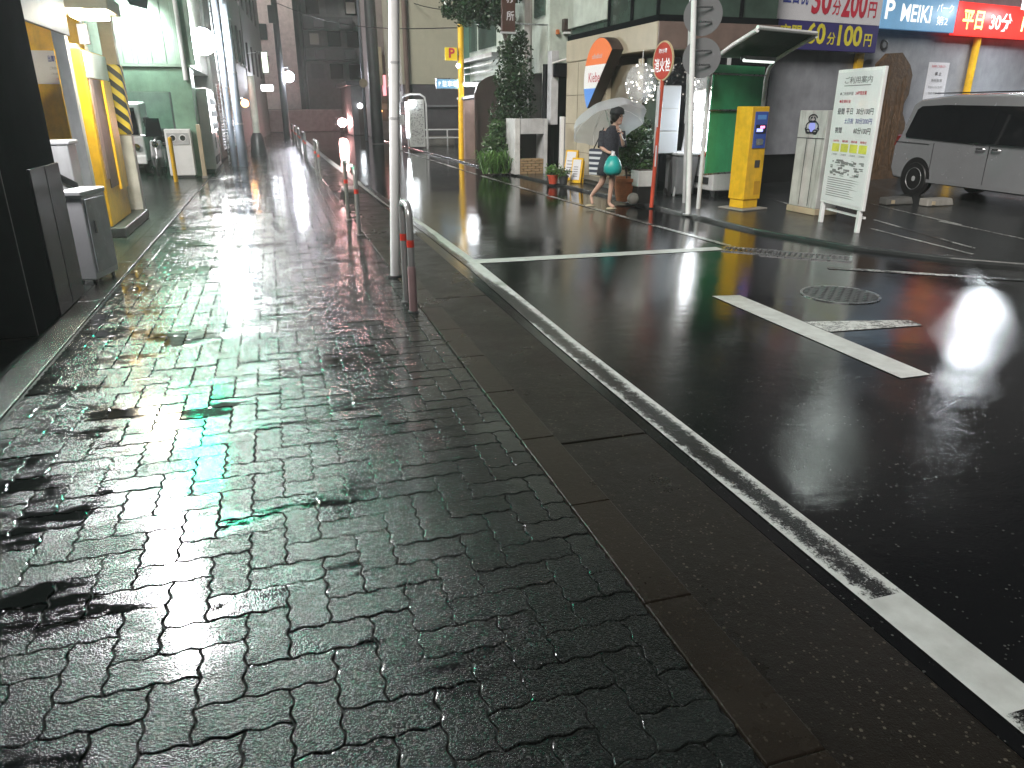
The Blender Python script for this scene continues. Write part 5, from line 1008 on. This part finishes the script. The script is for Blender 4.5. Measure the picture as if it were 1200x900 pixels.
MB().extr(side([(1.1, .27), (3.4, .27), (3.4, .33), (1.1, .33)], 0, .012), vr * .02).build('sill', 'van_silver', t)
MB().extr([vp(.155, .2, 1.12), vp(.155, 1.5, 1.12), vp(.30, 1.38, 1.66), vp(.30, .32, 1.66)], vd * -.02).build('rear_window', 'glass_dark', t)

# ================================================================== NEAR STREET FURNITURE
t = thing('white_pole', 'white painted steel pole standing on the sidewalk edge', 'pole', (1.08, 7.62, 0)); MB().tube([(1.075, 7.62, 0), (1.335, 7.62, 5.2)], .052, 20).build('shaft', 'white_metal', t, smooth='auto'); MB().lathe((1.075, 7.62, 0), [(.075, 0), (.075, .02)], 20).build('foot', 'dark_grey', t)
for z in (1.55, 2.05): MB().lathe((1.075 + .05 * z, 7.62, z), [(.055, 0), (.055, .02)], 18, cap=False).build('strap', 'light_grey', t)
def barrier(loc, L, label):
    t = thing('barrier', label, 'barrier', loc, 'steel hoop barriers along the kerb')
    pp = [(0, -L / 2, 0), (0, -L / 2, .80)] + [(0, -L / 2 + .1 - .1 * math.cos(a), .80 + .1 * math.sin(a)) for a in (R(25), R(50), R(75), R(90))] + [(0, L / 2 - .1 + .1 * math.sin(a), .80 + .1 * math.cos(a)) for a in (0, R(25), R(50), R(75), R(90))] + [(0, L / 2, 0)]
    MB().tube(pp, .03, 14).build('hoop', M('hoop_steel', (.55, .55, .56), .22, metal=.55, var=.1), t, smooth='auto', local=True)
    for s in (-1, 1):
        MB().lathe((0, s * L / 2, .56), [(.032, 0), (.032, .06)], 16, cap=False).build('red_band', M('red_tape', (.75, .06, .04), .3), t, local=True)
        MB().lathe((0, s * L / 2, 0), [(.05, 0), (.05, .012)], 16).build('foot_plate', 'steel', t, local=True)
    return t
b0 = barrier((1.01, 6.34, 0), .36, 'short steel hoop barrier with red bands in front of the white pole'); MB().lathe((0, -.18, .0), [(.036, 0), (.036, .38), (.032, .4)], 16, cap=False).build('sleeve', M('pink_sleeve', (.38, .26, .27), .35), b0, smooth='auto', local=True)
b1 = barrier((1.01, 11.25, 0), 1.55, 'long steel hoop barrier with red bands beyond the white pole')
for y, lab in ((19.7, 'single-looking steel hoop barrier midway down the kerb'), (27.0, 'fourth steel hoop barrier down the kerb from the white pole'), (32.0, 'fifth steel hoop barrier down the kerb from the white pole'), (36.5, 'sixth steel hoop barrier, toward the street lamp'), (41.5, 'farthest steel hoop barrier, closest to the street lamp')): dup(b1, (1.0, y, 0), lab)
q = gr(392, 207); t = tag(MB().box(1.33, 1.62, 16.3, 17.1, -.018, .05).build('kerb_ramp', 'light_grey', bev=.02), 'pale kerb ramp block lying in the gutter behind the long barrier', 'kerb ramp')
# overhead cables
for i, (a, b_, lab) in enumerate((((-.93, 24.55, 8.4), (7.1, 24, 6.4), 'black overhead cable crossing the street from the stout pole'), ((5.2, 46, 8.6), (.8, 47.6, 8.4), 'overhead cable between the lamp pole and the slim pole'), ((5.75, 42, 7.6), (8.2, 30, 5.2), 'overhead cable in front of the cream building'), ((.83, 47.6, 8.0), (-.93, 24.55, 7.6), 'overhead cable along the left building row'), ((5.75, 46, 9.2), (-.9, 44, 7.0), 'overhead cable sagging across the far street end'), ((.83, 47.6, 7.2), (6.13, 25.75, 4.1), 'overhead cable reaching down to the yellow pole'))):
    a, b_ = Vector(a), Vector(b_); pp = [a.lerp(b_, k / 12) - Vector((0, 0, .5 * math.sin(math.pi * k / 12))) for k in range(13)]; tag(MB().tube(pp, .018, 6).build('overhead_cable', 'rubber'), lab, 'cable', 'overhead cables')

# ================================================================== PEDESTRIAN
PX, PY = 5.5, 12.08
rt = Vector((cy, -sy, 0)); aw = Vector((sy, cy, 0))           # picture right, away from the viewer
rt = (rt * .93 - aw * .05).normalized()
def pp(r, a, z): return Vector((PX, PY, 0)) + Vector((cy, -sy, 0)) * r + Vector((sy, cy, 0)) * a + Vector((0, 0, z))
def skin_mesh(name, verts, edges, rad, lv=1):
    me = bpy.data.meshes.new(name); me.from_pydata([tuple(v) for v in verts], edges, []); me.update(); o = bpy.data.objects.new(name, me); COL.objects.link(o)
    md = o.modifiers.new('s', 'SKIN'); 
    for i, r in enumerate(rad): d = me.skin_vertices[0].data[i]; d.radius = (r, r) if not isinstance(r, tuple) else r; d.use_root = (i == 0)
    sd_ = o.modifiers.new('d', 'SUBSURF'); sd_.levels = lv; sd_.render_levels = lv
    dg = bpy.context.evaluated_depsgraph_get(); dg.update(); out = bpy.data.meshes.new_from_object(o.evaluated_get(dg)); bpy.data.objects.remove(o); bpy.data.meshes.remove(me); return out
per = thing('person', 'person in a dark dress and cap walking under a clear umbrella with two bags', 'person', (PX, PY, 0))
J = dict(pel=pp(-.02, 0, .84), waist=pp(-.01, -.01, 1.0), chest=pp(.0, -.01, 1.17), neck=pp(.03, -.03, 1.33), nk2=pp(.05, -.05, 1.40), head=pp(.07, -.07, 1.50),
    hipR=pp(.05, -.02, .80), kneR=pp(.03, -.05, .44), ankR=pp(.0, -.02, .09), toeR=pp(.09, -.10, .035), hipL=pp(-.09, .02, .80), kneL=pp(-.12, .03, .46), ankL=pp(-.30, .16, .20), toeL=pp(-.27, .10, .06),
    shR=pp(.14, -.06, 1.27), elR=pp(.19, -.14, 1.04), wrR=pp(.13, -.26, 1.20), haR=pp(.11, -.28, 1.26), shL=pp(-.14, .02, 1.27), elL=pp(-.19, -.08, 1.03), wrL=pp(-.08, -.22, .96), haL=pp(-.02, -.25, .95))
names = list(J); idx = {n: i for i, n in enumerate(names)}
ed = [('pel', 'waist'), ('waist', 'chest'), ('chest', 'neck'), ('neck', 'nk2'), ('nk2', 'head'), ('pel', 'hipR'), ('hipR', 'kneR'), ('kneR', 'ankR'), ('ankR', 'toeR'), ('pel', 'hipL'), ('hipL', 'kneL'), ('kneL', 'ankL'), ('ankL', 'toeL'), ('neck', 'shR'), ('shR', 'elR'), ('elR', 'wrR'), ('wrR', 'haR'), ('neck', 'shL'), ('shL', 'elL'), ('elL', 'wrL'), ('wrL', 'haL')]
rad = dict(pel=.125, waist=.105, chest=.12, neck=.06, nk2=.05, head=.08, hipR=.09, kneR=.058, ankR=.034, toeR=.028, hipL=.09, kneL=.058, ankL=.034, toeL=.028, shR=.055, elR=.04, wrR=.026, haR=.032, shL=.055, elL=.04, wrL=.026, haL=.032)
bme = skin_mesh('person_body', [J[n] for n in names], [(idx[a], idx[b]) for a, b in ed], [rad[n] for n in names])
bm = bmesh.new(); bm.from_mesh(bme)
def add_ball(c, r, sc, rotz=0):
    mt = Matrix.Translation(c) @ Matrix.Rotation(rotz, 4, 'Z') @ Matrix.Diagonal((*sc, 1)); bmesh.ops.create_uvsphere(bm, u_segments=16, v_segments=12, radius=r, matrix=mt)
fdir = (Vector((cy, -sy, 0)) * .75 - Vector((sy, cy, 0)) * .66).normalized(); fa = math.atan2(fdir.y, fdir.x); hc = J['head'] + Vector((0, 0, .01))
sdv = Vector((-fdir.y, fdir.x, 0))
add_ball(hc, .1, (.98, .80, 1.16), fa); add_ball(hc + fdir * .093 + Vector((0, 0, -.018)), .017, (1.1, .8, 1.4), fa)        # nose
add_ball(hc + fdir * .05 + Vector((0, 0, -.085)), .04, (1, 1, .8), fa)                                                     # chin
for s in (-1, 1): add_ball(hc + sdv * s * .082 + Vector((0, 0, -.01)), .025, (.7, .4, 1.2), fa)                             # ears
for wr, ha in (('wrR', 'haR'), ('wrL', 'haL')):                                                                             # fingers and thumb
    d = (J[ha] - J[wr]).normalized(); sv = d.cross(Vector((0, 0, 1))).normalized(); nv = sv.cross(d)
    for k in range(4):
        b0 = J[ha] + sv * (k - 1.5) * .017
        for j in range(3): add_ball(b0 + d * (.018 + .017 * j * (1, 1.1, 1.05, .85)[k]) - nv * .010 * j * j, .0095, (1, 1, 1))
    for j in range(3): add_ball(J[ha] - sv * .034 - d * .01 + (d * .6 - sv * .5) * .015 * j, .0105, (1, 1, 1))
bm.to_mesh(bme); bm.free(); bme.transform(Matrix.Translation((-PX, -PY, 0))); bme.materials.clear(); bme.materials.append(MATS['skin']); bme.shade_smooth()
bo = bpy.data.objects.new('body', bme); COL.objects.link(bo); bo.parent = per; md = bo.modifiers.new('r', 'REMESH'); md.mode = 'VOXEL'; md.voxel_size = .009; md.use_smooth_shade = True
fe = MB()
for s in (-1, 1): fe.ball(hc + fdir * .084 + sdv * s * .034 + Vector((0, 0, .012)), .011, 8, 6)
fe.build('eyes', 'ink', per); MB().ball(hc + fdir * .087 + Vector((0, 0, -.055)), .018, 8, 6, (.6, 1, .35)).build('mouth', 'ink_red', per)
h_ = MB(); h_.ball(hc - fdir * .016 + Vector((0, 0, .022)), .108, 16, 10, (1.0, .98, 1.12)); h_.ball(hc - fdir * .07 + Vector((0, 0, -.06)), .06, 12, 8, (1, 1, 1.2)); h_.build('hair', 'hair', per, smooth=True)
h_ = MB(); h_.lathe(hc + Vector((0, 0, .045)) - fdir * .008, [(.124, 0), (.122, .04), (.105, .09), (.06, .12), (.0, .13)], 20); h_.build('cap', 'hat', per, smooth=True)
# dress: loft from the shoulders to a hem above the knee, sleeves to the elbow
def loft(rings, name, mat, par, n=20):
    m = MB(); vs = []
    for c, rx, ry in rings:
        for j in range(n):
            a = 2 * math.pi * j / n; f = 1 + (.05 * math.sin(5 * a + c.z * 9) if c.z < .95 else 0); vs.append(c + sdv * rx * f * math.cos(a) + fdir * ry * f * math.sin(a))
    k = len(rings); m.add(vs, [(i * n + j, i * n + (j + 1) % n, (i + 1) * n + (j + 1) % n, (i + 1) * n + j) for i in range(k - 1) for j in range(n)]); o = m.build(name, mat, par, smooth=True)
    sdm = o.modifiers.new('t', 'SOLIDIFY'); sdm.thickness = .008; return o
loft([(pp(.035, -.035, 1.385), .07, .062), (pp(.025, -.025, 1.335), .165, .085), (pp(.015, -.02, 1.27), .185, .115), (pp(.0, -.02, 1.18), .175, .135), (pp(-.01, -.01, 1.0), .15, .125), (pp(-.02, 0, .84), .185, .155), (pp(-.03, 0, .70), .20, .17), (pp(-.03, 0, .58), .215, .185)], 'dress', 'dress', per)
for a, b, nm in (('shR', 'elR', 'sleeve'), ('shL', 'elL', 'sleeve')): MB().tube([J[a], J[a].lerp(J[b], .5), J[b]], [.078, .066, .055], 14, cap=False).build(nm, 'dress', per, smooth=True)
for an, to in (('ankR', 'toeR'), ('ankL', 'toeL')): d = (J[to] - J[an]); d.z = 0; d.normalize(); c = J[to] - d * .07; c.z = J[to].z - .022; MB().ball(c + Vector((0, 0, 0)), .11, 14, 8, (.9, .55, .22)).build('sandal', 'beige', per, smooth=True)
# clear umbrella
hand = J['haR'] + Vector((0, 0, .03)); axu = (Vector((0, 0, 1)) * .84 + Vector((sy, cy, 0)) * .46 - Vector((cy, -sy, 0)) * .23).normalized(); RC = pp(-.03, .12, 1.37)
apex = RC + axu * .36
um = thing('umbrella', 'translucent white umbrella held over the walker', 'umbrella', tuple(hand)); ns = 8; u0 = axu.orthogonal().normalized(); v0 = axu.cross(u0); rings_ = []
cm = MB(); vs = []; nr = 7; nc = 48
for i in range(nr + 1):
    th = i / nr
    for j in range(nc):
        a = 2 * math.pi * j / nc; sag = 1 - .09 * th * (.5 - .5 * math.cos(ns * a)); r = .66 * math.sin(th * R(90)) * sag; h = .34 * (math.cos(th * R(90)) - .0) - .0; vs.append(RC + axu * (h + .02 * (1 - sag)) + (u0 * math.cos(a) + v0 * math.sin(a)) * r)
cm.add(vs, [(i * nc + j, i * nc + (j + 1) % nc, (i + 1) * nc + (j + 1) % nc, (i + 1) * nc + j) for i in range(nr) for j in range(nc)])
m, nt, b = new_mat('vinyl'); b.inputs['Base Color'].default_value = (.80, .82, .88, 1); b.inputs['Roughness'].default_value = .35
tr = nd(nt, 'ShaderNodeBsdfTranslucent'); tr.inputs[0].default_value = (.8, .82, .88, 1); tp = nd(nt, 'ShaderNodeBsdfTransparent'); m1 = nd(nt, 'ShaderNodeMixShader'); m2 = nd(nt, 'ShaderNodeMixShader'); m1.inputs[0].default_value = .6; m2.inputs[0].default_value = .60
nt.links.new(b.outputs[0], m1.inputs[1]); nt.links.new(tr.outputs[0], m1.inputs[2]); nt.links.new(tp.outputs[0], m2.inputs[1]); nt.links.new(m1.outputs[0], m2.inputs[2]); nt.links.new(m2.outputs[0], nt.nodes['Material Output'].inputs[0])
cm.build('canopy', 'vinyl', um, smooth=True)
for k in range(ns):
    a = 2 * math.pi * (k + .0) / ns; MB().tube([RC + axu * (.34 * math.cos(th * R(90)) - .006) + (u0 * math.cos(a) + v0 * math.sin(a)) * .66 * math.sin(th * R(90)) for th in (.02, .25, .5, .75, 1)], .004, 5).build('rib', 'white_metal', um)
sh0 = hand - axu * .12; MB().tube([apex + axu * .05, RC, hand], .006, 8).build('shaft', 'steel', um); MB().tube([hand + axu * .06, hand - axu * .12, hand - axu * .16 + fdir * .03, hand - axu * .13 + fdir * .06], .008, 8).build('handle', 'light_grey', um, smooth=True)
# bags
bg = thing('handbag', 'teal plastic bag carried in front by the walker', 'bag', tuple(J['haL'])); q = pp(.0, -.28, .76); MB().lathe(q, [(.02, -.165), (.095, -.16), (.145, -.11), (.15, -.03), (.125, .06), (.08, .12), (.05, .15)], 22).build('sack', 'teal', bg, smooth=True)
md = bg.children[0].modifiers.new('d', 'DISPLACE'); tx = bpy.data.textures.new('crumple', 'CLOUDS'); tx.noise_scale = .09; md.texture = tx; md.strength = .045
MB().lathe(q + Vector((0, 0, .145)), [(.05, 0), (.03, .03), (.024, .06)], 12).build('neck', 'panel_white' if False else 'sign_white', bg, smooth=True); MB().tube([q + Vector((-.03, 0, .2)), J['haL'] + Vector((0, 0, .03)), q + Vector((.03, 0, .2))], .01, 8).build('strap', 'sign_white', bg)
m, nt, b = new_mat('stripes'); v = pos(nt); sx = nd(nt, 'ShaderNodeSeparateXYZ'); nt.links.new(v, sx.inputs[0]); st = math_(nt, 'GREATER_THAN', math_(nt, 'MODULO', math_(nt, 'MULTIPLY', sx.outputs[2], 11.5), 1.0), .55); nt.links.new(mixc(nt, st, (.03, .035, .06), (.55, .56, .60)), b.inputs['Base Color']); b.inputs['Roughness'].default_value = .7
tb = thing('tote_bag', 'navy and white striped tote bag on the walker\'s shoulder', 'bag', tuple(J['shL'])); c = pp(-.25, .04, .80); MB().extr([c + fdir * .15 + Vector((0, 0, -.24)), c - fdir * .15 + Vector((0, 0, -.24)), c - fdir * .17 + Vector((0, 0, .2)), c + fdir * .17 + Vector((0, 0, .2))], sdv * .09).build('sack', 'stripes', tb, bev=.03)
MB().tube([c + fdir * .08 + sdv * .04 + Vector((0, 0, .2)), J['shL'] + Vector((0, 0, .07)), c - fdir * .08 + sdv * .04 + Vector((0, 0, .2))], .012, 8).build('strap', 'rubber', tb)

# ================================================================== AIR, SKY, LIGHT, RENDER
HAZE = .0022
if HAZE:
    hz = MB().box(-30, 40, -12, 95, -1.6, 27).build('haze', 'rubber'); hz['kind'] = 'stuff'; m, nt, b = new_mat('air'); nt.nodes.remove(b); vol = nd(nt, 'ShaderNodeVolumePrincipled'); vol.inputs['Color'].default_value = (.90, .90, .89, 1); vol.inputs['Density'].default_value = HAZE; vol.inputs['Anisotropy'].default_value = .3
    nt.links.new(vol.outputs[0], nt.nodes['Material Output'].inputs['Volume']); hz.data.materials.clear(); hz.data.materials.append(m)
wd = bpy.data.worlds.new('World'); scene.world = wd; wd.use_nodes = True; nt = wd.node_tree
sky = nd(nt, 'ShaderNodeTexSky'); sky.sky_type = 'NISHITA'; sky.sun_disc = False; sky.sun_elevation = R(34); sky.sun_rotation = R(226)
nt.links.new(sky.outputs[0], nt.nodes['Background'].inputs[0]); nt.nodes['Background'].inputs[1].default_value = .004
sl = bpy.data.lights.new('sun', 'SUN'); sl.energy = 3.8; sl.angle = R(25); sl.color = (1, .95, .88); so = bpy.data.objects.new('sun', sl); COL.objects.link(so)
saz = R(226); sel = R(34); sdv_ = Vector((math.sin(saz) * math.cos(sel), math.cos(saz) * math.cos(sel), math.sin(sel))); so.rotation_euler = (-sdv_).to_track_quat('-Z', 'Y').to_euler(); so.location = (0, -10, 20)
vs_ = scene.view_settings; vs_.view_transform = 'Standard'; vs_.look = 'None'; vs_.gamma = 1; vs_.exposure = .1; vs_.use_curve_mapping = False
c_ = scene.cycles; c_.use_denoising = True; c_.max_bounces = 6; c_.diffuse_bounces = 3; c_.glossy_bounces = 4; c_.transmission_bounces = 4; c_.transparent_max_bounces = 8; c_.volume_bounces = 0; c_.sample_clamp_indirect = 6; c_.caustics_reflective = False; c_.caustics_refractive = False
c_.use_adaptive_sampling = True; c_.adaptive_threshold = .015
